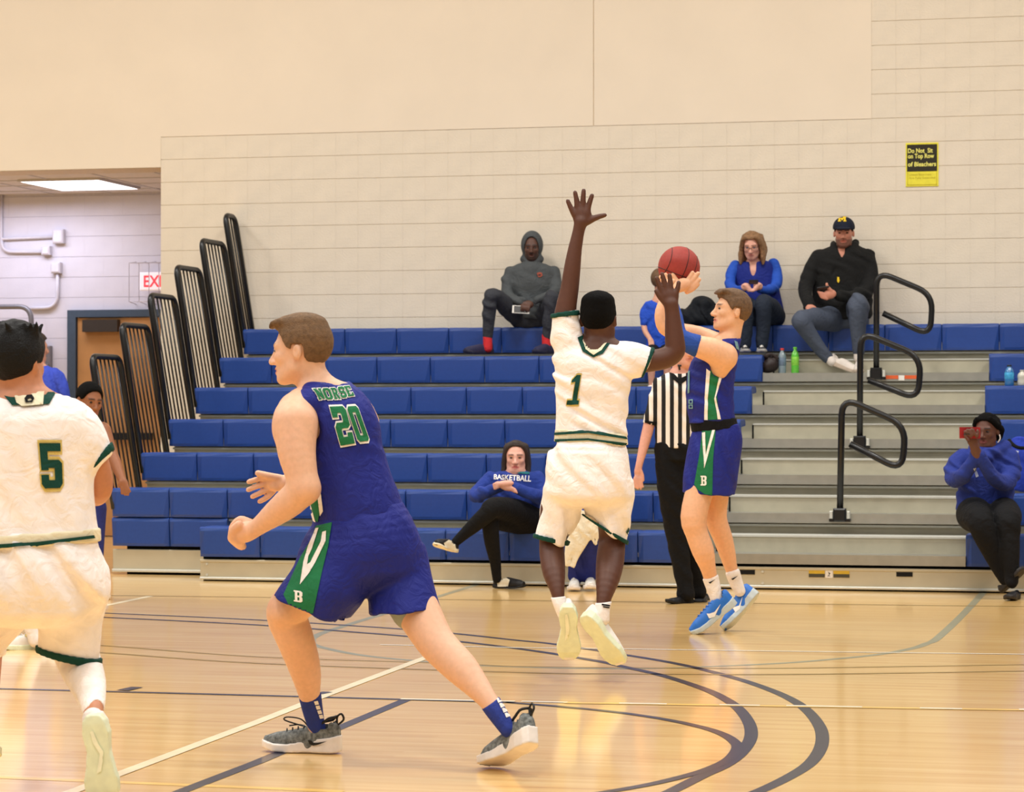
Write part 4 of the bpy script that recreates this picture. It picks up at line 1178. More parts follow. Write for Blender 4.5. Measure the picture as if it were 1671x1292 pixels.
    decal([[(503, 1207), (505, 1213), (511, 1216.5), (519, 1215), (534, 1209), (518, 1211.5), (511, 1211.5), (509, 1208)]], [s1] + list(s1.children), S_BLACK, s1, 'logo_mark', .004, 2)
    pull_loops(p, s1)
    s2 = p.shoe((871, 1214, -.47), (792, 1254, -.26), (.42, 1, .25), S_KNIT, S_SOLE, hlw=.036, collar=.112, lace=S_BLACK, L=.3)
    pull_loops(p, s2, False)
    # collar trims
    return p
def pull_loops(p, shoe, laces=True):
    h, A, g = p.sf; P = lambda x, y, z: h + A @ (np.array([x, y, z]) * g)
    link('heel_loop', MB().tube(smooth_poly([P(.012, 0, .1), P(-.012, 0, .122), P(-.004, 0, .142), P(.012, 0, .132), P(.014, 0, .105)]), .004, 6).mesh('heel_loop'), S_BLACK, shoe, True)
    link('collar_edge', MB().tube(smooth_poly([P(.058 + .041 * math.cos(a), .028 * math.sin(a), .112 + .01 * math.cos(a + math.pi) + (.01 if math.cos(a) < -.5 else 0)) for a in np.linspace(0, 2 * math.pi, 13)], 2), .005, 6).mesh('collar_edge'), S_BLACK, shoe, True)
    if laces:
        for pts in ([(.12, .0, .086), (.15, -.01, .12), (.20, -.02, .128), (.215, -.01, .116), (.17, 0, .1), (.12, .0, .088)], [(.12, 0, .086), (.16, .005, .098), (.2, 0, .094)]):
            link('lace_bow', MB().tube(smooth_poly([P(*q) for q in pts]), .0028, 6).mesh('lace_bow'), S_BLACK, shoe, True)
player_twenty()
# ------------------------------------------------------------------ number 1, jumping with one arm up
def player_one():
    p = Person(12.05, 'player in the white number 1 uniform jumping with his left arm straight up', (965, 1100), .006, (88, 54, 40))
    p.head(977, 521, .236, yaw=166, pitch=4, brow=(20, 14, 12))
    p.tube('body', [(978, 540, 21), (977, 556, 23), (974, 580, 32)], .03)
    jr = [(946, 556, 1000, 556, .5), (922, 568, 1018, 568, .6), (905, 592, 1029, 592, .62), (907, 630, 1029, 624, .64), (909, 668, 1024, 660, .64), (908, 706, 1021, 714, .66)]
    p.rings('body', jr, k=.03, scale=.85, cap=.6)
    p.tube('body', [(945, 572, 24), (922, 550, 22), (923, 508, 17.5), (929.5, 471, 15), (934, 436, 13.5), (938, 408, 11.5), (944, 378, 9.8), (948, 362, 11)], .02)
    p.ball('body', 950, 352, 16, 16, 7, 0, k=.01)
    for f in ([(937, 350, 5), (931, 338, 4.3), (926.5, 328, 3.6)], [(943, 345, 5), (941, 328, 4.4), (938.5, 314, 3.6)], [(950.5, 343, 5), (951.5, 325, 4.5), (952.5, 311, 3.7)],
              [(958, 346, 5), (962, 331, 4.4), (966, 319, 3.7)], [(958, 362, 6), (970, 356, 5.2), (979, 353, 4.4), (987, 351, 3.6)]):
        p.tube('body', f, .006)
    p.tube('body', [(1000, 578, 24), (1030, 588, 21), (1065, 588, 18), (1088, 583, 17.5), (1101, 572, 17), (1101, 555, 16), (1099, 533, 14), (1097, 510, 12), (1095, 496, 12)], .02)
    p.ball('body', 1093, 484, 15, 14, 7, 0, ang=8, k=.01)
    for f in ([(1082, 482, 4.8), (1076, 466, 4.3), (1071.5, 454, 3.6)], [(1088, 477, 4.8), (1084, 460, 4.3), (1080.5, 447, 3.6)], [(1095, 477, 4.8), (1094, 461, 4.3), (1092.5, 449, 3.7)],
              [(1102, 482, 4.6), (1106, 470, 4.2), (1107.5, 461, 3.6)], [(1086, 494, 5.5), (1077, 484, 4.8), (1071, 475, 3.9)]):
        p.tube('body', f, .006)
    p.tube('body', [(930, 770, 30), (908, 830, 26, .05), (900, 878, 20, .08), (901, 905, 20.5, .04), (904, 934, 18.5, -.04), (909, 960, 12.5, -.1), (913, 984, 8.5, -.13), (920, 1000, 6.5, -.14)], .025)
    p.tube('body', [(990, 770, 33), (1000, 835, 28, .05), (999, 878, 22, .08), (996, 912, 23, .02), (992, 942, 20, -.06), (987, 968, 14, -.12), (983, 992, 9.5, -.15), (985, 1010, 7.5, -.15)], .025)
    p.finish_body()
    p.hair_cap(.004, ([-.14, -.1, -.06, -.03, -.008, .03, .06, .1], [-.05, -.045, -.04, -.02, .0, .01, .055, .07]))
    p.hell('hair', (0, -.015, .092), (.066, .086, .030), .035)
    p.finish('hair', mat('hair_black', (9, 8, 8), rough=.95, spec=.15, noise=.2, nscale=90, bump=.6, bscale=300), vox=.005, disp=lambda P: .0014 * noise3(P, 300, 3))
    # shirt
    p.rings('jersey', jr, k=.02, grow=.004)
    ls = [(904, 590, 970, 566, .75), (899, 560, 956, 552, .85), (899, 535, 948, 533, .9), (901, 512, 943, 506, .9)]
    rs = [(985, 556, 985, 625, .8), (1015, 556, 1010, 622, .85), (1042, 560, 1034, 618, .85), (1068, 570, 1050, 614, .9)]
    p.rings('jersey', ls, k=.02); p.rings('jersey', rs, k=.02)
    p.tube('jersey', [(923, 515, 16), (925, 490, 16)], .004, 'sub'); p.tube('jersey', [(1056, 591, 16), (1080, 588, 16)], .004, 'sub')
    p.tube('jersey', [(977, 520, 24), (976, 548, 24.5)], .006, 'sub'); p.ball('jersey', 968, 556, 15, 17, 30, -.1, k=.006, mode='sub')
    je = p.finish('jersey', C_WHITE, disp=folds(.0045, (.5, 1, 0), .075, 12))
    p.rings('waist', [(908, 700, 1021, 708, .69), (906, 720, 1023, 725, .69)], k=0, grow=.006)
    wb = p.finish('waist', C_CREAM, 'waistband', vox=.005)
    # shorts
    p.rings('shorts', [(909, 716, 1021, 720, .7), (896, 742, 1028, 745, .78), (892, 778, 1032, 785, .8), (890, 800, 1033, 806, .75)], k=.03, cap=.5)
    lleg = [(893, 770, 960, 778, 1.05, .02), (884, 820, 949, 826, 1.1, .04), (877, 850, 938, 860, 1.1, .06), (871, 877, 926, 890, 1.1, .07)]
    rleg = [(948, 780, 1032, 785, .95, .02), (952, 812, 1033, 826, .95, .04), (953, 830, 1029, 856, .95, .06), (953, 842, 1021, 887, .95, .07)]
    p.rings('shorts', lleg, k=.03); p.rings('shorts', rleg, k=.03)
    p.rings('shorts', [(888, 840, 930, 846, 1.0, .06), (871, 885, 926, 900, 1.1, .07)], k=.004, mode='sub', scale=.88)
    p.rings('shorts', [(962, 822, 1020, 846, .9, .06), (952, 850, 1018, 897, .95, .07)], k=.004, mode='sub', scale=.9)
    sh = p.finish('shorts', C_WHITE, disp=folds(.0065, (1, .55, 0), .12, 22))
    # trims and prints
    D = C_DGREEN; t = [sh]
    p.band(lleg, .5, D, 'hem_band', sh, .006); p.band(rleg, .4, D, 'hem_band', sh, .013)
    decal([[(904, 706), (960, 702), (1024, 713), (1024, 717), (960, 706.5), (905, 710)]], [wb, je, sh], D, wb, 'waist_stripe', .006)
    decal([[(906, 716.5), (960, 715), (1022, 723), (1022, 726.5), (960, 718.5), (906, 720)]], [wb, sh], D, wb, 'waist_stripe', .006)
    p.band(ls, .6, D, 'sleeve_band', je); p.band(rs, .45, D, 'sleeve_band', je)
    decal([[(942, 551), (950, 547), (957, 565), (968, 574), (980, 569), (994, 549), (1000, 554), (984, 577), (968, 583), (951, 574)]], [je], D, je, 'collar', .005)
    decal([[(953, 552), (960, 562), (969, 570), (979, 564), (990, 550), (994, 555), (981, 572), (969, 579), (956, 570), (950, 556)]], [je], C_CREAM, je, 'collar_panel', .007)
    decal([[(957, 564), (961, 562.5), (963, 566), (960, 569)]], [je], C_BLACK, je, 'logo_mark', .010, 1.5)
    glyph('1', ((933, 612), (952, 611.5), (944, 660), (925, 660)), [je], D, je, 'number', .06, cloth('gold', (214, 190, 110)))
    decal([[(1021, 868), (1026, 860), (1027, 868), (1024, 873)]], [sh], D, sh, 'logo_mark', .004, 2)
    # socks and shoes
    wh = cloth('sock_white', (240, 232, 226))
    for q in ([(910, 970, 12.5, -.11), (914, 985, 11.5, -.135), (920, 1002, 10.5, -.14)], [(985, 978, 14, -.135), (983, 994, 12.5, -.16), (984, 1010, 11, -.17)]):
        part = 'sock%d' % len(p.parts); p.tube(part, q, 0); p.cut(part, q[0][0], q[0][1], -.1, 1); o = p.finish(part, wh, 'sock')
        if q[0][0] > 950:
            decal([[(982, 985), (995, 987), (995, 989.5), (982, 987.5)]], [o], C_BLACK, o, 'sock_mark', .004, 2); decal([[(984, 989), (994, 990.5), (994, 992.5), (984, 991)]], [o], C_BLACK, o, 'sock_mark', .004, 2)
    a = p.shoe((926, 991, -.20), (928, 1078, -.08), (.05, .35, -.95), S_WHITE, S_LIME, L=.285, W_=1.13)
    b = p.shoe((951, 1006, -.22), (1012, 1090, -.14), (.55, .38, -.75), S_WHITE, S_LIME, L=.30, W_=1.13, lace=S_WHITE)
    pale_streak = mat('sole_streak', (240, 242, 214), rough=.3)  # paler colour of the streak in the sole pattern
    decal([[(922, 1003), (926, 1001), (930, 1024), (927, 1040), (921, 1047), (923, 1032)]], [a.children[0]], pale_streak, a.children[0], 'tread_channel', .003)
    decal([[(962, 1018), (967, 1017), (981, 1044), (986, 1062), (990, 1071), (982, 1064), (974, 1046)]], [b.children[0]], pale_streak, b.children[0], 'tread_channel', .003)
    for k in range(3):
        x = 988 + k * 4.2; y = 1012 + k * 6.5
        decal([[(x, y), (x + 2.5, y - 1.5), (x + 8, y + 7), (x + 6, y + 8)]], [b], cloth('gold', (214, 190, 110)), b, 'logo_mark', .004, 2)
player_one()

# ------------------------------------------------------------------ number 5, nearest, running away
def player_five():
    p = Person(8.35, 'nearest player in the white number 5 uniform, seen from behind at the left edge', (90, 1300), .0065, (196, 134, 100))
    p.head(27, 590, .236, yaw=158, pitch=-3)
    p.tube('body', [(32, 620, 33), (36, 645, 36), (38, 670, 48)], .03)
    jr = [(-4, 640, 84, 640, .6), (-44, 656, 118, 656, .55), (-76, 688, 146, 684, .58), (-80, 740, 152, 745, .6), (-78, 800, 153, 803, .6), (-74, 850, 157, 848, .62), (-72, 884, 160, 868, .64)]
    p.rings('body', jr, k=.03, scale=.86, cap=.6)
    p.tube('body', [(100, 680, 30), (134, 712, 25, .02), (158, 762, 22, .06), (163, 795, 21, .09), (150, 806, 20, .2), (110, 790, 16, .36), (80, 780, 15, .42)], .03)
    p.tube('body', [(-35, 685, 30), (-65, 718, 25, .02), (-88, 775, 22, .02), (-95, 800, 22, .05), (-60, 800, 18, .2), (-20, 780, 15, .34)], .03)
    for hx, hd in ((74, .44), (-14, .36)):
        p.ball('body', hx, 776, 15, 20, 16, hd, k=.02)
        for k in range(4): p.tube('body', [(hx - 8 + 5 * k, 768, 5, hd + .03), (hx - 8 + 5 * k, 752, 5, hd + .04), (hx - 8 + 5 * k, 745, 4.5, hd + .0)], .006)
        p.tube('body', [(hx + 8, 778, 6, hd), (hx + 14, 762, 5, hd + .01)], .006)
    p.tube('body', [(90, 900, 48, .02), (112, 990, 42, .12), (120, 1052, 36, .22), (131, 1085, 33, .2), (142, 1112, 29, .11), (149, 1137, 22, .0), (152, 1158, 16.5, -.08), (152, 1185, 16, -.13)], .03)
    p.tube('body', [(0, 910, 48, .02), (-18, 990, 40, .24), (-30, 1050, 36, .45), (-30, 1110, 30, .3), (-28, 1160, 24, .15), (-26, 1200, 17, .05)], .03)
    p.finish_body()
    p.hair_cap(.012, ([-.14, -.1, -.06, -.03, -.012, .02, .05, .1], [-.082, -.08, -.07, -.045, -.01, .0, .055, .07]))
    for i in range(26):
        a = i * 2.4; r = .03 + .05 * ((i * 37) % 10) / 10
        p.htube('hair', [(r * math.cos(a), -.015 + r * math.sin(a), .085, .012), (r * 1.2 * math.cos(a + .2), -.015 + r * 1.3 * math.sin(a + .2), .108 + .006 * (i % 3), .005)], .012)
    p.finish('hair', mat('hair_black2', (9, 8, 9), rough=.6, spec=.25, noise=.3, nscale=80, bump=.6, bscale=220), vox=.005, disp=lambda P: .002 * noise3(P, 210, 8))
    p.rings('jersey', jr, k=.02, grow=.005)
    rs = [(64, 648, 85, 745, .75), (106, 651, 112, 755, .7), (138, 663, 130, 762, .65), (166, 690, 145, 767, .7), (183, 737, 152, 768, .8)]
    p.rings('jersey', rs, k=.03)
    p.rings('jersey', [(10, 650, -20, 740, .75), (-30, 655, -50, 752, .7), (-66, 668, -62, 762, .65), (-94, 700, -76, 768, .7), (-110, 740, -80, 770, .8)], k=.03)
    p.tube('jersey', [(160, 745, 22, .03), (172, 775, 22, .06)], .004, 'sub')
    p.tube('jersey', [(31, 600, 37), (34, 632, 37)], .006, 'sub')
    je = p.finish('jersey', C_WHITE, disp=folds(.004, (1, .5, 0), .12, 31))
    p.rings('waist', [(-72, 876, 159, 862, .67), (-74, 896, 160, 882, .67)], k=0, grow=.009)
    wb = p.finish('waist', C_CREAM, 'waistband', vox=.006)
    p.rings('shorts', [(-74, 890, 158, 876, .66), (-78, 920, 169, 915, .7), (-76, 955, 170, 955, .72), (-66, 985, 164, 985, .68)], k=.04, cap=.5)
    rl = [(50, 935, 169, 930, 1.0, .05), (62, 985, 167, 985, 1.0, .1), (65, 1025, 164, 1035, 1.0, .15), (64, 1063, 160, 1087, .95, .18)]
    p.rings('shorts', rl, k=.04)
    p.rings('shorts', [(-80, 935, 78, 950, .85, .06), (-84, 985, 62, 1000, .9, .2), (-82, 1030, 38, 1030, .9, .34), (-76, 1080, 8, 1064, .9, .42)], k=.03)
    p.rings('shorts', [(72, 1030, 150, 1040, .9, .16), (63, 1075, 159, 1100, .95, .18)], k=.005, mode='sub', scale=.9)
    sh = p.finish('shorts', C_WHITE, disp=folds(.009, (1, .45, 0), .14, 41))
    D = C_DGREEN
    p.band(rl, .5, D, 'hem_band', sh, .012); p.band(rs, .5, D, 'sleeve_band', je, .012)
    decal([[(-5, 888), (60, 884), (152, 873), (154, 878), (60, 890), (-5, 894)]], [wb, sh, je], D, wb, 'waist_stripe', .007)
    decal([[(2, 640), (10, 633), (24, 645), (74, 645), (84, 633), (92, 640), (80, 660), (20, 662)]], [je], D, je, 'collar', .005)
    decal([[(21, 638), (72, 636), (70, 661), (36, 664), (27, 658)]], [je], C_CREAM, je, 'collar_panel', .008)
    decal([[(40, 652), (44, 647), (52, 646), (56, 652), (53, 658), (42, 659)], [(45, 653), (50, 651), (52, 655), (46, 656)]], [je], C_BLACK, je, 'logo_mark', .012, 2)
    glyph('5', ((63, 723), (100, 723), (102, 796), (69, 797)), [je], D, je, 'number', .075, cloth('gold', (214, 190, 110)))
    # leg sleeve, sock, shoe
    p.tube('legsleeve', [(120, 1052, 38, .22), (131, 1085, 35, .2), (142, 1112, 30.5, .11), (149, 1137, 23.5, .0), (152, 1158, 18, -.08)], 0)
    p.ball('legsleeve', 153, 1167, 15, 27, 60, -.16, k=.003, mode='sub')
    p.finish('legsleeve', cloth('sleeve_white', (252, 246, 242)), 'leg_sleeve', vox=.0045)
    p.tube('sock', [(152, 1172, 18, -.12), (152, 1190, 17.5, -.13)], 0); p.finish('sock', cloth('sock_white', (240, 232, 226)), 'sock')
    a = p.shoe((150, 1167, -.20), (168, 1313, -.185), (.12, .12, -1), S_WHITE, S_LIME, L=.29, W_=1.1)
    pale_streak = mat('sole_streak', (240, 242, 214), rough=.3)  # same paler sole pattern colour
    decal([[(147, 1194), (152, 1192), (160, 1212), (169, 1226), (168, 1242), (165, 1258), (158, 1262), (161, 1243), (163, 1230), (152, 1212)]], [a.children[0]], pale_streak, a.children[0], 'tread_channel', .003)
    p.shoe((-26, 1214, .02), (-22, 1245, .32), (0, 1, 0), S_WHITE, S_LIME, L=.29)
player_five()

# ------------------------------------------------------------------ the shooter
def shooter():
    p = Person(14.5, 'player in the blue and green uniform and bright blue shoes shooting the ball', (1165, 1035), .006, (232, 180, 142))
    p.head(1193, 508, .232, yaw=-76, pitch=12, roll=-2, brow=(80, 52, 36), lips=(208, 134, 116))
    p.tube('body', [(1198, 525, 15), (1193, 545, 16), (1184, 566, 18)], .03)
    jr = [(1172, 552, 1206, 549, .9), (1150, 566, 1206, 560, 1.1), (1130, 590, 1202, 585, 1.1), (1123, 620, 1197, 616, 1.05), (1122, 650, 1195, 646, 1.05), (1127, 690, 1198, 686, 1.05)]
    p.rings('body', jr, k=.03, scale=.86, cap=.6)
    # far (shooting) arm and near arm
    p.tube('body', [(1178, 568, 22, .16), (1140, 548, 16, .2), (1104, 540, 14, .2), (1086, 534, 13, .2), (1080, 515, 12, .2), (1084, 495, 10, .22), (1094, 478, 8.5, .25), (1104, 470, 9, .27)], .02)
    p.ball('body', 1113, 465, 14, 11, 8, .28, ang=25, k=.01)
    for f in ([(1117, 466, 4.6), (1124, 455, 4.3), (1130, 445, 3.5)], [(1121, 467, 4.6), (1131, 456, 4.3), (1139, 446, 3.5)], [(1122, 472, 4.5), (1133, 464, 4.2), (1141, 456, 3.4)], [(1121, 476, 4.3), (1131, 471, 4), (1139, 464, 3.3)], [(1106, 462, 5), (1102, 455, 4), (1098, 448, 3.4)]):
        p.tube('body', [(a, b, c, .30) for a, b, c in f], .005)
    p.tube('body', [(1180, 582, 24, -.13), (1162, 572, 21, -.16), (1140, 565, 18, -.17), (1118, 556, 14.5, -.16), (1106, 545, 13, -.14), (1102, 520, 11.5, -.06), (1096, 492, 9, .06), (1090, 476, 8, .12)], .02)
    p.ball('body', 1087, 468, 9, 12, 7, .15, k=.01)
    for f in ([(1083, 462, 4), (1078, 452, 3.4)], [(1087, 460, 4), (1086, 448, 3.4)], [(1091, 460, 4), (1094, 450, 3.4)], [(1080, 470, 4), (1076, 464, 3.4)], [(1094, 466, 4), (1099, 458, 3.5)]):
        p.tube('body', [(a, b, c, .17) for a, b, c in f], .005)
    p.ball('body', 1175, 598, 15, 20, 20, -.1, k=.03)
    p.tube('body', [(1158, 740, 26, -.03), (1143, 795, 23, -.05), (1132, 843, 21.5, -.08), (1137, 870, 18.5, -.07), (1147, 898, 18.2, -.06), (1155, 925, 13, -.03), (1160, 945, 11, 0), (1168, 975, 9, 0)], .025)
    p.tube('body', [(1170, 740, 26, .04), (1170, 795, 21, .07), (1168, 843, 18, .1), (1179, 876, 16, .13), (1187, 903, 13.5, .16), (1194, 930, 10, .19), (1206, 962, 8.5, .2)], .025)
    p.finish_body()
    p.hair_cap(.008, ([-.14, -.1, -.06, -.034, -.03, .01, .014, .03, .055, .075, .1], [-.06, -.055, -.05, -.035, .02, .02, .0, .014, .05, .066, .075]))
    p.hell('hair', (0, .02, .095), (.062, .08, .028), .02)
    for i in range(7):
        x = (i - 3) * .016; p.htube('hair', [(x, .05, .1, .013), (x * 1.02, .08, .1, .010), (x, .098, .086, .005)], .012)
    p.finish('hair', mat('hair_brown', (104, 78, 54), rough=.7, noise=.3, nscale=70, bump=.5, bscale=240), vox=.005, disp=lambda P: .0014 * noise3(P, 240, 5))
    p.eyes((60, 50, 40))
    p.rings('jersey', jr, k=.02, grow=.006)
    p.tube('jersey', [(1180, 583, 25.5, -.2), (1160, 570, 24, -.2)], .008, 'sub'); p.ball('jersey', 1176, 596, 17, 19, 30, -.16, ang=20, k=.008, mode='sub')
    p.tube('jersey', [(1170, 566, 20, .2), (1140, 550, 18, .22)], .008, 'sub'); p.tube('jersey', [(1196, 520, 19), (1193, 543, 19)], .006, 'sub')
    je = p.finish('jersey', C_ROYAL, disp=folds(.004, (.4, 1, 0), .08, 6))
    p.rings('waist', [(1128, 686, 1199, 682, 1.0), (1131, 704, 1202, 698, 1.0)], k=0, grow=.009); p.finish('waist', C_BLACK, 'waistband')
    p.rings('shorts', [(1131, 698, 1206, 692, .95), (1124, 725, 1211, 715, .95), (1117, 760, 1207, 755, .98), (1112, 804, 1200, 808, 1.0)], k=.02)
    p.rings('shorts', [(1122, 780, 1192, 780, .9), (1112, 815, 1200, 818, 1.0)], k=.004, mode='sub', scale=.9)
    sh = p.finish('shorts', C_ROYAL, disp=folds(.004, (1, .3, 0), .09, 16))
    G, Wt = C_GREEN, C_TRIM
    decal([[(1158, 604), (1174, 612), (1169, 640), (1174, 684), (1153, 685), (1154, 640)]], [je], G, je, 'side_panel')
    decal([[(1153, 601), (1159, 606), (1155, 650), (1155, 685), (1149.5, 685), (1150, 650)]], [je], Wt, je, 'side_stripe', .005)
    decal([[(1174, 611), (1179, 611), (1168, 648), (1176, 684), (1171, 684), (1165.5, 650)]], [je], Wt, je, 'side_stripe', .005)
    pale = cloth('pale_teal', (120, 160, 170))
    decal([[(1198, 556), (1203, 558), (1206, 572), (1201, 568)]], [je], pale, je, 'lettering', .004, 2)
    for yy in (652, 660): decal([[(1124, yy), (1131, yy - .5), (1131, yy + 6.5), (1124, yy + 6.5)], [(1126, yy + 1.5), (1129.5, yy + 1.5), (1129.5, yy + 5), (1126, yy + 5)]], [je], pale, je, 'lettering', .004, 2)
    decal([[(1123, 606), (1126, 605), (1125.5, 640), (1122.5, 642)]], [je], pale, je, 'lettering', .004, 2)
    decal([[(1146, 703), (1168, 700), (1164, 745), (1162, 808), (1150, 806), (1138, 798), (1133, 790), (1141, 745)]], [sh], G, sh, 'side_panel')
    decal([[(1146, 706), (1151, 705), (1152, 742), (1162, 702), (1167, 700), (1155, 745), (1149, 764)]], [sh], Wt, sh, 'side_stripe', .005)
    glyph('B', ((1143.5, 776), (1153, 776), (1153, 792), (1143.5, 792)), [sh], Wt, sh, 'lettering', step=2, out=.005)
    # blue arm sleeve
    p.tube('armsleeve', [(1137, 564, 18.5, -.17), (1118, 556, 16, -.16), (1106, 545, 14.5, -.14), (1102, 520, 13, -.06), (1098, 502, 11, .02)], 0); p.cut('armsleeve', 1137, 564, 1, -.25)
    p.finish('armsleeve', cloth('arm_sleeve', (38, 72, 150)), 'arm_sleeve')
    wh = cloth('sock_white', (240, 232, 226))
    for q in ([(1159, 941, 13.5, 0), (1164, 958, 12, 0), (1169, 976, 10.5, 0)], [(1196, 935, 12, .19), (1201, 950, 11, .2), (1207, 964, 9.5, .2)]):
        part = 'sock%d' % len(p.parts); p.tube(part, q, 0); p.cut(part, q[0][0], q[0][1], -.3, 1); o = p.finish(part, wh, 'sock')
        x, y = q[0][0] - 1, q[0][1] + 7
        decal([[(x - 2, y + 2), (x + 1, y + 1), (x + 9, y - 3), (x + 1, y + 4)]], [o], C_BLACK, o, 'logo_mark', .004, 2)
    a = p.shoe((1203, 984, .0), (1131, 1041, -.03), (-.62, .78, .1), S_BLUE, S_GREYS, collar=.1, lace=S_BLUE, L=.305)
    decal([[(1153, 1001), (1157, 1009), (1166, 1006), (1176, 985), (1166, 998), (1158, 1001)]], [a], S_WHITE, a, 'logo_mark', .004, 2)
    b = p.shoe((1240, 968, .22), (1186, 1030, .17), (-.62, .6, -.35), S_BLUE, S_GREYS, collar=.1, lace=S_BLUE, L=.29)
    decal([[(1195, 991), (1200, 999), (1207, 994), (1212, 973), (1206, 988), (1200, 990)]], [b], S_WHITE, b, 'logo_mark', .004, 2)
shooter()

# basketball
bc = W(1108, 436, 14.9); bR = .1193
ball = empty('basketball', tuple(bc)); tag(ball, 'red-brown basketball leaving the hands of the shooter', 'ball')
def uvs(c, r, n=40, m=24):
    v = []; f = []
    for i in range(m + 1):
        th = math.pi * i / m
        for j in range(n):
            ph = 2 * math.pi * j / n; v.append(np.array(c) + r * np.array([math.sin(th) * math.cos(ph), math.sin(th) * math.sin(ph), math.cos(th)]))
    for i in range(m):
        for j in range(n): f.append((i * n + j, (i + 1) * n + j, (i + 1) * n + (j + 1) % n, i * n + (j + 1) % n))
    return MB().raw(v, f)
put_under(uvs(bc, bR).build('leather', mat('ball_leather', (166, 56, 46), rough=.5, noise=.1, nscale=60, bump=.5, bscale=900), smooth=True), ball)
def seam(fn, n=64):
    P = []
    for k in range(n):
        d = fn(2 * math.pi * k / n); d = d / np.linalg.norm(d)
        w = C_R * d[0] + C_U * d[1] - C_F * d[2]; P.append(bc + w * (bR - .0008))
    put_under(MB().tube(P, .0028, 6, closed=True).build('seam', mat('ball_seam', (60, 24, 22), rough=.6), smooth=True), ball)
def rotz(d, a): return np.array([d[0] * math.cos(a) - d[1] * math.sin(a), d[0] * math.sin(a) + d[1] * math.cos(a), d[2]])
T_ = math.radians(-20)
seam(lambda a: rotz(np.array([.30 * math.cos(a) + .0, math.sin(a), math.cos(a)]), T_))
seam(lambda a: rotz(np.array([-.62 + .1 * math.cos(2 * a), .85 * math.sin(a), .85 * math.cos(a)]), T_))
seam(lambda a: rotz(np.array([.72 + .1 * math.cos(2 * a), .75 * math.sin(a), .75 * math.cos(a)]), T_))
seam(lambda a: rotz(np.array([math.cos(a), -.95 * 1 + 0 * a if False else .12, math.sin(a)]), T_ + 1.45) if False else rotz(np.array([math.cos(a), -.9 * math.sin(a) * .1 - .35, math.sin(a)]), T_))

# ------------------------------------------------------------------ referee
def stripes_mat(name, period, phase, ca, cb, direction):
    m = mat(name, ca, rough=.75, noise=.03); nt = m.node_tree; b = nt.nodes['Principled BSDF']
    N = nt.nodes.new; L = nt.links.new
    tc = N('ShaderNodeTexCoord'); dt = N('ShaderNodeVectorMath'); dt.operation = 'DOT_PRODUCT'; dt.inputs[1].default_value = tuple(direction)
    L(tc.outputs['Object'], dt.inputs[0])
    ml = N('ShaderNodeMath'); ml.operation = 'MULTIPLY_ADD'; L(dt.outputs['Value'], ml.inputs[0]); ml.inputs[1].default_value = 1 / period; ml.inputs[2].default_value = phase
    fr = N('ShaderNodeMath'); fr.operation = 'FRACT'; L(ml.outputs[0], fr.inputs[0])
    gt = N('ShaderNodeMath'); gt.operation = 'GREATER_THAN'; L(fr.outputs[0], gt.inputs[0]); gt.inputs[1].default_value = .5
    mx = N('ShaderNodeMix'); mx.data_type = 'RGBA'; L(gt.outputs[0], mx.inputs[0]); mx.inputs[6].default_value = srgb(*ca); mx.inputs[7].default_value = srgb(*cb)
    L(mx.outputs[2], b.inputs['Base Color']); return m
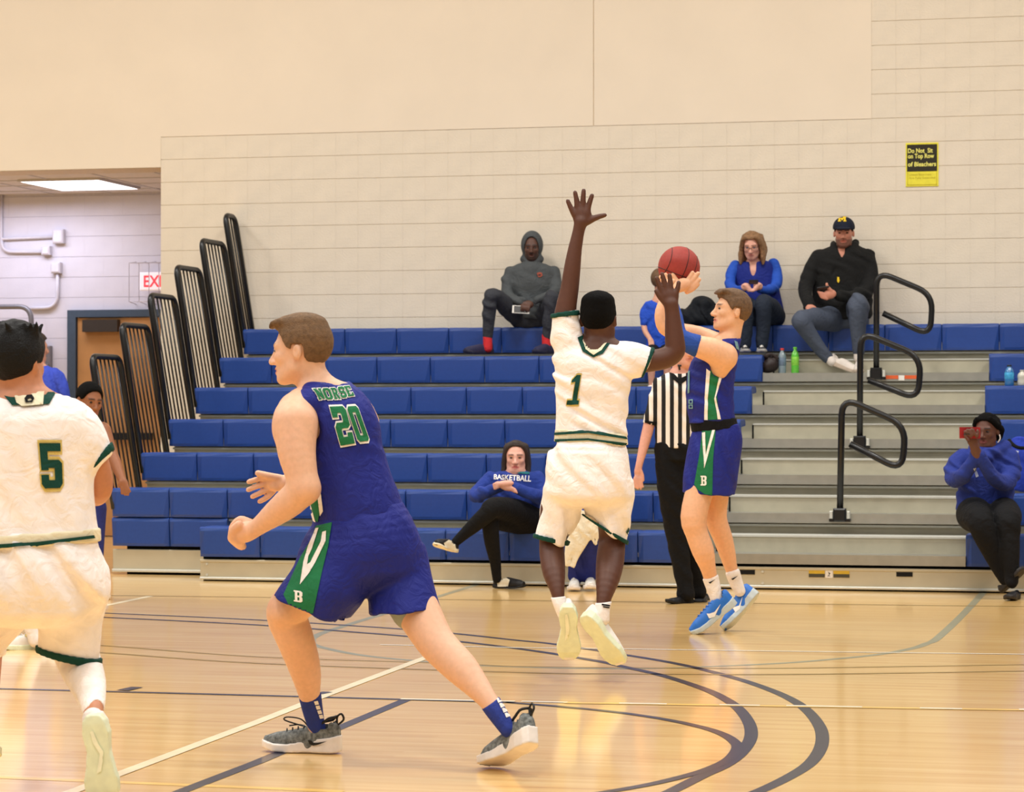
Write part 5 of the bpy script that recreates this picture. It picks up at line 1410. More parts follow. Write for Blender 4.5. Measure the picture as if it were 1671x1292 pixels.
def referee():
    p = Person(16.85, 'referee in a black and white striped shirt standing behind the shooter', (1115, 985), .007, (222, 164, 144))
    p.head(1114, 570, .232, yaw=28, pitch=0, brow=(90, 70, 50), beard=None)
    p.tube('body', [(1112, 590, 14), (1110, 605, 14), (1108, 618, 20)], .03)
    jr = [(1094, 607, 1126, 607, .75), (1078, 615, 1140, 615, .64), (1070, 638, 1146, 638, .68), (1070, 680, 1143, 680, .7), (1070, 730, 1140, 731, .74)]
    p.rings('body', jr[1:], k=.03, scale=.82, cap=.15)
    p.tube('body', [(1078, 630, 12), (1068, 660, 10.5), (1060, 690, 9.5), (1052, 722, 8.5, -.02), (1044, 754, 6, -.05), (1041, 768, 6, -.05)], .02)
    p.ball('body', 1041, 773, 6, 10, 4, -.05, k=.008)
    for f in ([(1037, 778, 2.6), (1034, 788, 2.3), (1037, 795, 2)], [(1039, 780, 2.6), (1038, 790, 2.4), (1041, 797, 2)], [(1042, 780, 2.6), (1043, 790, 2.4), (1046, 797, 2)], [(1045, 779, 2.5), (1047, 787, 2.2), (1049, 794, 2)], [(1046, 768, 2.8), (1049, 776, 2.4), (1050, 784, 2)]):
        p.tube('body', [(a, b, c, -.06) for a, b, c in f], .004)
    p.tube('body', [(1138, 630, 12), (1148, 665, 10), (1150, 700, 9), (1150, 735, 7.5), (1150, 760, 6), (1150, 775, 6)], .02)
    p.limb('trousers', [(1092, 735, 23), (1093, 770, 23, -.01), (1096, 810, 21, -.02), (1102, 860, 18), (1111, 915, 15.5), (1118, 955, 14), (1119, 968, 15)], .02, .75)
    p.limb('trousers', [(1118, 735, 23), (1122, 780, 22, .02), (1127, 840, 18, .06), (1132, 900, 15.5, .1), (1138, 950, 13, .14), (1140, 966, 13, .14)], .02, .75)
    p.rings('trousers', [(1069, 722, 1141, 724, .75), (1069, 750, 1143, 750, .75)], k=.02)
    p.finish_body()
    p.hair_cap(.006); p.finish('hair', mat('hair_brown', (104, 78, 54)))
    p.rings('shirt', jr, k=.02, grow=.005); p.sleeve('shirt', [(1082, 620, 15), (1072, 650, 13.5), (1061, 692, 12)], .02)
    p.sleeve('shirt', [(1136, 622, 14), (1147, 655, 13), (1150, 690, 12)], .02); p.tube('shirt', [(1111, 590, 14), (1110, 606, 14)], .004, 'sub')
    shm = stripes_mat('referee_stripes', 13.2 * 16.85 / F_PX, .10, (244, 236, 228), (22, 20, 22), C_R)
    sh = p.finish('shirt', shm, disp=folds(.003, (.3, 1, 0), .1, 3))
    p.finish('trousers', C_BLACK, disp=folds(.003, (.6, 1, 0), .1, 7))
    bk = C_BLACK
    decal([[(1049, 685), (1073, 689), (1072, 694), (1048, 690)]], [sh], bk, sh, 'sleeve_band', .005)
    decal([[(1094, 608), (1100, 610), (1108, 618), (1122, 612), (1126, 616), (1110, 628), (1097, 618)]], [sh], bk, sh, 'collar', .005)
    o = MB().tube([p.W(1109, 603, -.075), p.W(1108, 597, -.085)], .007, 8).tube([p.W(1106, 596, -.085), p.W(1112, 596.5, -.09)], .006, 8).build('whistle', M_BLACK, smooth=True); put_under(o, p.root)
    p.shoe((1130, 985, .05), (1088, 985, -.1), (0, 1, 0), S_BLACK, mat('sole_black', (16, 16, 16), rough=.6), low=True)
    p.shoe((1152, 985, .35), (1138, 989, .05), (0, 1, 0), S_BLACK, mat('sole_black', (16, 16, 16), rough=.6), low=True)
referee()
# ------------------------------------------------------------------ spectators and the rest
def dep_y(px, Y, py=646):
    P = on_y(px, py, Y); return float(np.dot(P - C_O, C_F))
HB = mat('hair_black', (18, 15, 15)); JEAN = cloth('jeans', (78, 86, 102)); DJEAN = cloth('dark_jeans', (38, 46, 60))
def fingers(p, part, cx, cy, n, dx, dy, r, ln, dz, k=.004):
    for i in range(n):
        x = cx + dx * i; y = cy + dy * i
        p.tube(part, [(x, y, r, dz), (x + ln[0] * .5, y + ln[1] * .5, r * .95, dz - .008), (x + ln[0], y + ln[1], r * .8, dz)], k, n=2)

def phone(name, label, px, py, dep, w, h, rgb, ang=0.0, tilt=0.0, screen=None, thick=.008):
    c = W(px, py, dep); a = math.radians(ang); t = math.radians(tilt)
    u = C_R * math.cos(a) + C_U * math.sin(a); v0 = -C_R * math.sin(a) + C_U * math.cos(a)
    v = v0 * math.cos(t) + C_F * math.sin(t); n = np.cross(u, v)
    o = empty(name, tuple(c)); tag(o, label, 'phone')
    def bx(w, h, d0, d1, m, nm):
        V = []
        for d in (d0, d1):
            for (i, j) in ((-1, -1), (1, -1), (1, 1), (-1, 1)): V.append(c + u * i * w / 2 + v * j * h / 2 + n * d)
        put_under(MB().raw(V, [(0, 3, 2, 1), (4, 5, 6, 7), (0, 1, 5, 4), (1, 2, 6, 5), (2, 3, 7, 6), (3, 0, 4, 7)]).build(nm, m), o)
    bx(w, h, -thick / 2, thick / 2, mat('phone_%d_%d' % rgb[:2], rgb, rough=.3), 'case')
    if screen: bx(w * .8, h * .86, thick / 2, thick / 2 + .001, mat('phone_screen_%d' % screen[0], screen, rough=.15), 'screen')
    return o

def hoodie_man():
    d = dep_y(868, 21.78)
    p = Person(d, 'man in a charcoal hooded top and red socks sitting on the top row', (868, 575), .0085, (92, 62, 50))
    p.head(868, 404, .228, yaw=-4, pitch=-4, brow=(20, 15, 14), beard=(34, 24, 22), dz=-.02)
    p.tube('body', [(868, 418, 10), (868, 435, 14)], .02)
    C = cloth('charcoal', (76, 80, 82)); T = cloth('charcoal_trouser', (58, 60, 66))
    tr = [(846, 430, 890, 430, .6), (830, 440, 906, 440, .5), (828, 462, 908, 460, .58), (832, 490, 904, 488, .62), (832, 520, 902, 520, .7)]
    p.rings('hoodie', tr, k=.02, body=.85)
    p.limb('hoodie', [(832, 444, 9.5), (827, 464, 9.5, -.04), (831, 482, 9, -.12), (844, 490, 7.5, -.22), (853, 492, 6.5, -.26)], .015)
    p.limb('hoodie', [(904, 443, 9.5), (908, 462, 9.5, -.04), (905, 476, 9, -.12), (889, 485, 7.5, -.22), (876, 489, 6.5, -.26)], .015)
    p.tube('hoodie', [(868, 424, 15), (868, 436, 19)], .02)
    p.ball('body', 862, 497, 9, 7, 5, -.28, k=.01); p.ball('body', 855, 500, 7, 6, 5, -.27, k=.01)
    fingers(p, 'body', 852, 498, 4, 4, .5, 2.1, (-1.5, 9), -.31)
    # hood
    p.hell('hood', (0, -.02, .022), (.098, .118, .128), .02); p.htube('hood', [(-.07, .0, -.1, .035), (0, .04, -.13, .035), (.07, .0, -.1, .035)], .03)
    p.hell('hood', (0, .09, -.008), (.066, .11, .108), .012, 'sub')
    # legs, knees up and apart
    p.limb('trousers', [(848, 520, 17), (826, 500, 15, -.2), (806, 482, 13, -.36), (800, 490, 12, -.38), (798, 515, 11, -.35), (796, 548, 8.5, -.32)], .02, .75)
    p.limb('trousers', [(884, 520, 17), (895, 502, 15, -.2), (900, 486, 13, -.36), (899, 494, 12, -.38), (896, 520, 10.5, -.35), (893, 549, 8.5, -.32)], .02, .75)
    p.rings('trousers', [(836, 512, 898, 512, .7), (838, 530, 896, 530, .75)], k=.02, cap=.4)
    p.finish_body()
    hd = p.finish('hood', C, 'hood'); h2 = p.finish('hoodie', C, disp=folds(.004, (.7, 1, 0), .09, 5)); p.finish('trousers', T, disp=folds(.004, (.8, 1, 0), .1, 6))
    p.eyes((30, 22, 18))
    decal([[(876, 445.5), (880, 444), (884, 445), (885.5, 449), (882.5, 452), (878, 452)], [(878.5, 448), (882.5, 447.5), (882.5, 449.5), (878.5, 450)]], [h2], cloth('orange_mark', (158, 82, 66)), h2, 'logo_mark', .005, 2)
    for x in (796, 892):
        pt = 'sock%d' % x; p.tube(pt, [(x - .5, 548, 7.5, -.32), (x, 568, 7.5, -.33)], 0); p.finish(pt, cloth('red', (206, 48, 52)), 'sock')
    N = mat('shoe_navy', (44, 44, 74), rough=.8, bump=.6, bscale=90); 
    p.shoe((804, 578, -.26), (761, 578, -.42), (0, 1, 0), N, mat('sole_navy', (34, 34, 56)), L=.29, W_=1.15, collar=.08)
    p.shoe((901, 577, -.26), (877, 578, -.48), (0, 1, 0), N, mat('sole_navy', (34, 34, 56)), L=.29, W_=1.15, collar=.08)
    phone('phone', 'white phone held low by the man in the charcoal hood', 850, 505, d - .30, .145, .066, (240, 236, 226), -3, 12, (40, 36, 34))
hoodie_man()

def coats():
    d = dep_y(1140, 21.80)
    p = Person(d, 'tmp', (1140, 533), .009)
    p.ball('c', 1140, 515, 27, 19, 24, 0, k=.02); p.ball('c', 1148, 497, 19, 14, 20, 0, k=.03, ang=-15); p.ball('c', 1122, 517, 14, 15, 20, -.02, k=.03); p.ball('c', 1164, 515, 13, 18, 22, 0, k=.03)
    p.tube('c', [(1118, 528, 8, -.06), (1140, 520, 8, -.1), (1160, 526, 8, -.08)], .02)
    o = p.finish('c', cloth('coat', (20, 24, 30), sheen=.02), 'jacket', disp=folds(.009, (1, .4, .3), .12, 17))
    r = p.root; bpy.data.objects.remove(r); o.parent = None; o.matrix_parent_inverse = Matrix.Identity(4)
    tag(o, 'heap of dark jackets on the top bench between the boy and the woman', 'jacket')
coats()

def boy():
    d = dep_y(1068, 21.22)
    p = Person(d, 'boy in a blue T-shirt sitting behind the ball, face turned away', (1068, 575), .0085, (214, 160, 136))
    p.head(1078, 459, .19, yaw=140, pitch=-6, dz=0)
    p.tube('body', [(1078, 472, 9), (1077, 490, 11)], .02)
    B = cloth('tee_blue', (40, 82, 196))
    p.rings('tee', [(1064, 489, 1092, 489, .6), (1050, 497, 1100, 496, .5), (1049, 520, 1098, 520, .55), (1054, 550, 1096, 550, .6), (1052, 578, 1100, 578, .65)], k=.02, body=.85)
    p.limb('tee', [(1055, 501, 7.5), (1051, 514, 7), (1051, 526, 6.5, -.01)], .015, .6)
    p.limb('tee', [(1096, 500, 7), (1100, 514, 7), (1101, 526, 6.5)], .012)
    p.tube('body', [(1051, 520, 5), (1052, 538, 4.6, -.03), (1060, 552, 4, -.15)], .01); p.ball('body', 1062, 556, 5, 5, 3.5, -.17, k=.01); fingers(p, 'body', 1059, 558, 4, 2.4, 0, 1.5, (.5, 6), -.18)
    p.tube('body', [(1101, 520, 5), (1100, 538, 4.6, -.03), (1092, 552, 4, -.15)], .01); p.ball('body', 1090, 556, 5, 5, 3.5, -.17, k=.01); fingers(p, 'body', 1087, 558, 4, 2.4, 0, 1.5, (.5, 6), -.18)
    p.limb('shorts', [(1066, 572, 11), (1064, 572, 10, -.25), (1063, 574, 9, -.4)], .02, .8); p.limb('shorts', [(1086, 572, 11), (1088, 572, 10, -.25), (1089, 574, 9, -.4)], .02, .8)
    for x in (1063, 1089): p.tube('body', [(x, 574, 7, -.4), (x, 600, 6.5, -.38), (x, 628, 4.5, -.36), (x, 634, 5, -.38)], .01)
    p.finish_body()
    p.hair_cap(.012); p.finish('hair', mat('hair_brown', (104, 78, 54)), disp=lambda P: .002 * noise3(P, 180, 4))
    p.finish('tee', B, 't_shirt', disp=folds(.004, (1, .5, 0), .1, 8)); p.finish('shorts', C_BLACK)
    for x in (1063, 1089): p.shoe((x - 1, 637, -.33), (x, 640, -.55), (0, 1, 0), S_WHITE, S_SOLE, L=.24, low=True)
boy()

def phone_woman():
    d = dep_y(1228, 21.75)
    p = Person(d, 'woman with long light-brown hair in a blue top looking down at her phone', (1240, 575), .008, (226, 170, 150))
    p.head(1227, 400, .222, yaw=-14, pitch=-20, brow=(120, 84, 60), lips=(196, 128, 118), dz=-.08)
    p.tube('body', [(1228, 414, 8.5, -.06), (1230, 432, 10, -.02), (1230, 444, 12, -.03)], .02)
    S = cloth('blue_top', (40, 84, 186)); V = cloth('vest_navy', (30, 44, 128))
    tr = [(1214, 426, 1248, 425, .6), (1199, 432, 1262, 430, .55), (1197, 455, 1267, 452, .62), (1203, 485, 1274, 482, .68), (1210, 512, 1280, 510, .75)]
    p.rings('vest', tr, k=.02, body=.85)
    p.ball('vest', 1229, 428, 5.5, 22, 18, -.1, k=.006, mode='sub')
    p.limb('top', [(1200, 433, 9), (1193, 448, 9, -.03), (1192, 466, 8.5, -.1), (1202, 474, 7, -.25), (1212, 472, 6, -.34)], .015)
    p.limb('top', [(1262, 431, 9.5), (1267, 448, 9.5, -.03), (1266, 466, 9, -.1), (1252, 473, 7.5, -.25), (1240, 472, 6, -.34)], .015)
    p.ball('body', 1217, 468, 8, 6.5, 4.5, -.38, k=.01); p.ball('body', 1237, 467, 8, 6.5, 4.5, -.38, k=.01)
    fingers(p, 'body', 1213, 465, 4, 2.6, 3, 1.9, (9, 1.5), -.40); fingers(p, 'body', 1241, 464, 4, -2.2, 3, 1.9, (-8, 1.5), -.40)
    p.limb('jeans', [(1262, 516, 20), (1256, 504, 18, -.2), (1247, 494, 14.5, -.42), (1246, 502, 13.5, -.46), (1246, 530, 12, -.42), (1243, 562, 10, -.4)], .02, .75)
    p.limb('jeans', [(1238, 516, 19), (1226, 506, 17, -.2), (1218, 497, 14, -.4), (1217, 506, 13, -.44), (1217, 532, 12, -.42), (1216, 562, 10, -.4)], .02, .75)
    p.finish_body(vox=.007)
    hm = mat('hair_lightbrown', (140, 104, 70), rough=.6, noise=.3, nscale=60, bump=.5, bscale=200)
    p.hair_cap(.004, ([-.14, -.06, -.02, .0, .03, .055, .075, .1], [-.1, -.1, -.06, -.02, .02, .066, .084, .09]))
    for sx in (-1, 1):
        for t_ in range(4):
            w_ = t_ / 3.0; y_ = .062 - .03 * t_
            p.htube('hair', [(sx * .008, y_, .113 - .02 * (1 - w_) - .012, .012), (sx * .05, y_ + .002, .088, .017), (sx * .08, y_ - .02, .03, .02), (sx * (.092 + .008 * w_), y_ - .035, -.04, .022), (sx * (.1 - .012 * w_), y_ - .02, -.105, .024), (sx * (.098 - .02 * w_), y_ + .0, -.15 + .01 * (t_ % 2), .012)], .012)
        p.htube('hair', [(sx * .06, -.06, .05, .04), (sx * .075, -.06, -.06, .042), (sx * .07, -.04, -.14, .03)], .02)
    p.finish('hair', hm, disp=lambda P: .004 * noise3(P * np.array([1, 1, .18]), 190, 4) + .002 * noise3(P, 120, 2))
    p.eyes((70, 60, 50))
    c, A, s_ = p.hf
    g = MB(); 
    for sg in (-1, 1):
        g.tube([c + A @ (np.array([sg * .031 + .021 * math.cos(a), .098, -.002 + .014 * math.sin(a)]) * s_) for a in np.linspace(0, 2 * math.pi, 15)[:-1]], .0011, 5, closed=True)
        g.tube([c + A @ (np.array(q) * s_) for q in ((sg * .052, .097, .002), (sg * .075, .02, .006))], .0016, 5)
    g.tube([c + A @ (np.array(q) * s_) for q in ((-.011, .099, .0), (0, .104, .003), (.011, .099, .0))], .0018, 5)
    put_under(g.build('glasses', mat('glasses', (70, 52, 44), rough=.3), smooth=True), p.root)
    p.finish('vest', V, 'vest'); p.finish('top', S, 'top', disp=folds(.004, (.6, 1, 0), .08, 2)); p.finish('jeans', DJEAN, disp=folds(.004, (.8, 1, 0), .1, 3))
    K = mat('shoe_dark', (54, 54, 58), rough=.6)
    for x, z in ((1243, 0), (1216, 0)): p.shoe((x - 1, 573, -.36), (x + 1, 576, -.62), (0, 1, 0), K, mat('sole_pale', (170, 168, 164)), L=.25, low=True, lace=S_WHITE)
    phone('phone', 'black phone held by the woman in the blue top', 1229.5, 460, d - .41, .075, .045, (34, 32, 36), 0, -50, (60, 60, 70))
phone_woman()

def cap_man():
    d = dep_y(1375, 21.75)
    p = Person(d, 'bearded man in a navy cap, black jacket and jeans on the top row', (1370, 600), .008, (206, 140, 116))
    p.head(1377, 380, .238, yaw=-10, pitch=-4, brow=(50, 36, 30), beard=(70, 48, 40), dz=-.05)
    p.tube('body', [(1378, 396, 11), (1379, 414, 13)], .02)
    J = cloth('jacket_black', (24, 24, 24), sheen=.03, rough=.85); Gt = cloth('tee_grey', (84, 90, 92))
    tr = [(1352, 403, 1404, 402, .6), (1334, 412, 1420, 412, .5), (1326, 435, 1425, 435, .55), (1326, 470, 1424, 468, .62), (1326, 500, 1424, 500, .68), (1330, 522, 1422, 520, .72)]
    p.rings('jacket', tr, k=.02, body=.82)
    p.rings('tee', [(1362, 402, 1394, 402, .75, -.0), (1345, 420, 1408, 420, .6, -.0), (1342, 460, 1408, 460, .62, -.0), (1342, 500, 1408, 500, .7, -.0)], k=.01)
    p.ball('jacket', 1373, 404, 6.5, 19, 18, -.1, ang=-4, k=.008, mode='sub'); p.ball('jacket', 1361, 444, 3.5, 13, 10, -.17, ang=-18, k=.008, mode='sub')
    p.tube('jacket', [(1360, 398, 5, .02), (1361, 404, 5, -.05), (1370, 424, 3.5, -.1)], .015); p.tube('jacket', [(1396, 396, 6, .02), (1393, 404, 5.5, -.05), (1379, 424, 3.5, -.1)], .015)
    p.limb('jacket', [(1336, 420, 13), (1322, 445, 13, -.04), (1314, 472, 12, -.12), (1318, 494, 9.5, -.26), (1322, 500, 8.5, -.3)], .02)
    p.limb('jacket', [(1416, 420, 13), (1420, 448, 13, -.04), (1415, 474, 12, -.12), (1388, 484, 10, -.24), (1370, 482, 8.5, -.3)], .02)
    p.ball('body', 1324, 504, 10, 7, 5, -.33, ang=-15, k=.01); fingers(p, 'body', 1318, 505, 4, 4.2, 1.2, 2.2, (-1, 9), -.35)
    p.ball('body', 1354, 480, 11, 8, 5, -.35, ang=10, k=.01); fingers(p, 'body', 1345, 479, 4, 1.5, 3, 2.2, (-10, -3), -.36); p.tube('body', [(1356, 474, 3, -.36), (1350, 467, 2.6, -.37), (1349, 463, 2.2, -.37)], .005)
    p.limb('jeans', [(1368, 520, 22), (1338, 520, 19, -.25), (1309, 522, 16, -.5), (1312, 532, 14.5, -.5), (1330, 558, 12, -.45), (1350, 583, 9, -.42)], .02, .75)
    p.limb('jeans', [(1396, 518, 21), (1400, 502, 18.5, -.25), (1400, 494, 16, -.45), (1400, 502, 15.5, -.5), (1400, 535, 13, -.46), (1401, 572, 10, -.42)], .02, .75)
    p.rings('jeans', [(1334, 508, 1420, 506, .65), (1340, 530, 1418, 530, .7)], k=.02, cap=.3)
    p.finish_body(vox=.007)
    p.hair_cap(.002); p.finish('hair', HB)
    # cap
    N = cloth('cap_navy', (22, 28, 46), rough=.7)
    def capf(q):
        dd = ell_d(q - np.array([0, -.008, .045], np.float32), (.09, .108, .088)); return np.maximum(dd, .028 - q[..., 2])
    p.hfn('cap', capf, .17)
    p.hell('cap', (0, .11, .036), (.062, .062, .010), .012)
    cp = p.finish('cap', N, vox=.006)
    glyph('M', ((1367.5, 354), (1381, 353.5), (1381, 361.5), (1367.5, 361.5)), [cp], cloth('maize', (240, 200, 50)), cp, 'lettering', step=1.5, out=.004)
    p.eyes((50, 38, 30))
    j = p.finish('jacket', J, disp=folds(.004, (.7, 1, 0), .1, 4)); p.finish('tee', Gt, 't_shirt'); p.finish('jeans', JEAN, disp=folds(.004, (.8, 1, 0), .09, 9))
    decal([[(1366, 452), (1369, 452), (1370, 458), (1368, 462), (1366, 459)]], [j, p.objs['tee']], cloth('maize', (240, 200, 50)), j, 'zip_pull', .01, 2)
    Wc = mat('shoe_offwhite', (226, 216, 206), rough=.6); So = mat('sole_tan', (186, 168, 150))
    for q in ([(1350, 583, 7.5, -.42), (1358, 590, 8, -.44)], [(1401, 572, 8, -.42), (1401, 585, 8, -.42)]):
        n = 'sock%d' % q[0][0]; p.tube(n, q, 0); p.finish(n, Wc, 'sock')
    p.shoe((1352, 594, -.40), (1391, 609, -.52), (.25, 1, 0), Wc, So, L=.29)
    p.shoe((1402, 603, -.36), (1400, 611, -.64), (0, 1, 0), Wc, So, L=.29)
    phone('phone', 'black phone held by the man in the navy cap', 1343, 471, d - .37, .10, .05, (22, 22, 24), 8, -55, (40, 40, 46))
cap_man()

def seated_woman():
    d = 18.55
    p = Person(d, 'dark-haired woman with arms folded sitting cross-legged in a blue basketball hoodie', (820, 960), .0075, (226, 172, 154))
    p.head(842, 746, .23, yaw=-3, pitch=-2, brow=(70, 48, 40), lips=(190, 104, 100))
    p.tube('body', [(843, 762, 10), (844, 778, 13)], .02)
    B = cloth('hoodie_blue', (34, 58, 140), sheen=.05); 
    tr = [(822, 768, 862, 768, .6), (800, 775, 878, 775, .5), (794, 795, 882, 795, .6), (800, 825, 880, 825, .7), (806, 846, 884, 846, .75)]
    p.rings('hoodie', tr, k=.02, body=.82)
    p.limb('hoodie', [(802, 780, 12), (788, 795, 12.5, -.03), (776, 808, 12, -.08), (786, 806, 11, -.18), (806, 798, 9.5, -.24), (818, 794, 8, -.26)], .02)
    p.limb('hoodie', [(876, 780, 12), (884, 798, 12.5, -.03), (884, 812, 12, -.08), (868, 806, 11, -.2), (848, 798, 9.5, -.26), (838, 794, 8, -.27)], .02)
    p.tube('hoodie', [(843, 771, 14), (844, 782, 22)], .02)
    p.ball('body', 824, 789, 15, 5.5, 5, -.31, ang=5, k=.01); p.ball('body', 828, 796, 13, 5, 5, -.3, ang=-12, k=.01)
    fingers(p, 'body', 812, 787, 4, .6, 2.6, 2.2, (-7, 3), -.31); fingers(p, 'body', 834, 795, 4, 1, 2, 2.0, (7, 3), -.31)
    p.limb('leggings', [(866, 848, 24), (838, 834, 21, -.22), (806, 828, 17, -.5), (795, 838, 14.5, -.54), (776, 855, 12.5, -.52), (758, 871, 9.5, -.5), (744, 884, 7.5, -.5)], .02, .8)
    p.limb('leggings', [(850, 850, 22), (822, 848, 19, -.2), (800, 846, 15.5, -.4), (800, 856, 14, -.44), (803, 885, 12.5, -.4), (808, 915, 9.5, -.34), (811, 944, 7.5, -.3)], .02, .8)
    p.finish_body(vox=.007)
    hm = mat('hair_darkbrown', (46, 34, 30), rough=.5, noise=.3, nscale=60, bump=.4, bscale=200)
    p.hair_cap(.003, ([-.14, -.06, -.02, .0, .03, .055, .08, .1], [-.2, -.2, -.2, -.1, .03, .075, .092, .095]))
    for sx in (-1, 1):
        p.htube('hair', [(sx * .012, .05, .108, .012), (sx * .055, .04, .078, .014), (sx * .079, .02, .02, .016), (sx * .086, .005, -.06, .02), (sx * .09, .01, -.12, .02)], .015)
        p.htube('hair', [(sx * .05, -.05, .06, .045), (sx * .065, -.05, -.05, .045), (sx * .065, -.03, -.12, .035)], .02)
    p.finish('hair', hm, disp=lambda P: .002 * noise3(P * np.array([1, 1, .15]), 220, 4)); p.eyes((50, 36, 28))
    h = p.finish('hoodie', B, disp=folds(.005, (.7, 1, 0), .09, 14)); p.finish('leggings', C_BLACK)
    text_decal('BASKETBALL', ((806, 774), (867, 776), (866, 786), (806, 782)), [h], C_TRIM, h, 'lettering', .02, .005)
    decal([[(840, 768.5), (864, 770.5), (864, 774), (840, 772)]], [h], cloth('teal_mark', (40, 110, 120)), h, 'chest_mark', .005, 2)
    Bk = mat('shoe_patterned', (26, 24, 24), rough=.5); Wp = mat('sole_cream', (226, 216, 190), rough=.5)
    s1 = p.shoe((744, 902, -.48), (715, 893, -.66), (-.1, .85, .3), Bk, Wp, L=.26, W_=1.1, collar=.07, sole_t=.016, name='slip_on_shoe')
    decal([[(724, 886), (732, 881), (741, 884), (744, 896), (741, 906), (733, 907), (728, 897)]], [s1] + list(s1.children), Wp, s1, 'white_patch', .004, 2)
    s2 = p.shoe((806, 959, -.24), (847, 960, -.36), (0, 1, 0), Bk, mat('sole_black', (16, 16, 16)), L=.26, W_=1.1, collar=.07, sole_t=.012, name='slip_on_shoe')
    decal([[(811, 946), (822, 941), (832, 946), (829, 957), (812, 957)]], [s2] + list(s2.children), Wp, s2, 'white_patch', .004, 2)
    o = Person(d, 'x', (868, 856), .008); o.ball('g', 872, 854, 16, 4, 14, .02, k=.02); o.tube('g', [(858, 855, 3, -.05), (875, 853, 3.5, -.07), (888, 856, 3, -.05)], .015)
    m = o.finish('g', B, 'folded_garment', disp=folds(.004, (1, 0, .6), .05, 4)); bpy.data.objects.remove(o.root); m.parent = None; m.matrix_parent_inverse = Matrix.Identity(4)
    tag(m, 'blue garment lying on the front bench beside the seated woman', 'garment')
seated_woman()

def filming_woman():
    d = 17.75
    p = Person(d, 'woman in a blue hoodie and black trousers filming with a red phone', (1620, 978), .0075, (96, 62, 50))
    p.head(1610, 703, .232, yaw=-28, pitch=-4, brow=(24, 18, 16), lips=(120, 62, 58))
    p.tube('body', [(1613, 720, 11), (1614, 738, 15)], .02)
    B = cloth('hoodie_blue2', (34, 52, 132), sheen=.05)
    tr = [(1592, 730, 1640, 730, .6), (1568, 742, 1650, 740, .5), (1560, 765, 1656, 762, .6), (1562, 800, 1654, 798, .68), (1560, 832, 1656, 828, .75)]
    p.rings('hoodie', tr, k=.02, body=.82)
    p.limb('hoodie', [(1572, 748, 16), (1558, 765, 17, -.05), (1560, 782, 15, -.16), (1576, 770, 12, -.3), (1590, 750, 10, -.36), (1592, 740, 9.5, -.37)], .02)
    p.limb('hoodie', [(1648, 748, 16), (1650, 770, 17, -.05), (1640, 786, 15, -.16), (1622, 780, 13, -.28), (1606, 756, 10.5, -.36), (1600, 742, 9.5, -.38)], .02)
    p.tube('hoodie', [(1590, 730, 9, .02), (1613, 742, 10, -.1), (1640, 728, 10, .02)], .02)
    p.tube('body', [(1594, 742, 8.5, -.38), (1590, 728, 8, -.4)], .015); p.ball('body', 1587, 718, 9, 11, 6, -.41, k=.01)
    for f in ([(1584, 712, 2.8), (1578, 706, 2.6), (1574, 704, 2.2)], [(1586, 709, 2.8), (1582, 703, 2.6), (1578, 701, 2.2)], [(1590, 708, 2.8), (1588, 702, 2.6), (1585, 700, 2.2)], [(1594, 712, 2.8), (1596, 706, 2.6), (1595, 702, 2.2)], [(1580, 718, 3), (1576, 713, 2.6), (1574, 709, 2.2)]):
        p.tube('body', [(a, b, c, -.47) for a, b, c in f], .005)
    p.limb('trousers', [(1590, 838, 30), (1592, 842, 28, -.25), (1598, 850, 22, -.48), (1606, 870, 20, -.52), (1622, 905, 16, -.5), (1640, 945, 11, -.5)], .02, .8)
    p.limb('trousers', [(1636, 838, 29), (1640, 842, 27, -.25), (1644, 852, 22, -.48), (1646, 872, 19, -.52), (1648, 905, 15.5, -.55), (1652, 948, 11, -.58)], .02, .8)
    p.finish_body(vox=.007)
    hm = HB; p.hair_cap(.005, ([-.14, -.06, -.03, .0, .03, .055, .075, .1], [-.08, -.08, -.04, .01, .03, .066, .082, .09])); p.hell('hair', (-.0, -.105, .04), (.07, .06, .065), .02)
    for sx in (-1, 1): p.htube('hair', [(sx * .05, .055, .085, .016), (sx * .076, .025, .05, .016), (sx * .085, -.03, .02, .02), (sx * .07, -.08, .0, .03), (sx * .05, -.1, -.05, .03)], .02)
    p.finish('hair', hm, disp=lambda P: .004 * noise3(P, 150, 4)); p.eyes((26, 20, 18))
    h = p.finish('hoodie', B, disp=folds(.006, (.7, 1, 0), .1, 24)); p.finish('trousers', C_BLACK, disp=folds(.003, (.8, 1, 0), .09, 9))
    decal([[(1588, 764), (1592, 763), (1597, 777), (1593, 779)]], [h], pale_mark, h, 'logo_mark', .005, 2)
    K = S_BLACK; S2 = mat('sole_dark', (40, 36, 34), rough=.6)
    p.shoe((1636, 968, -.46), (1665, 938, -.60), (-.5, .6, -.5), K, S2, L=.26, low=True)
    p.shoe((1660, 977, -.5), (1645, 979, -.74), (0, 1, .0), K, S2, L=.26, low=True)
    o = MB().tube(smooth_poly([p.W(1628, 722, -.06), p.W(1632, 716, -.07), p.W(1631, 709, -.07)]), .004, 6).build('earring', S_WHITE, smooth=True); put_under(o, p.root)
    phone('phone', 'red phone held up sideways by the filming woman', 1582.5, 706, d - .44, .137, .075, (150, 34, 38), 0, 0)
pale_mark = cloth('pale_mark', (170, 178, 200))
filming_woman()

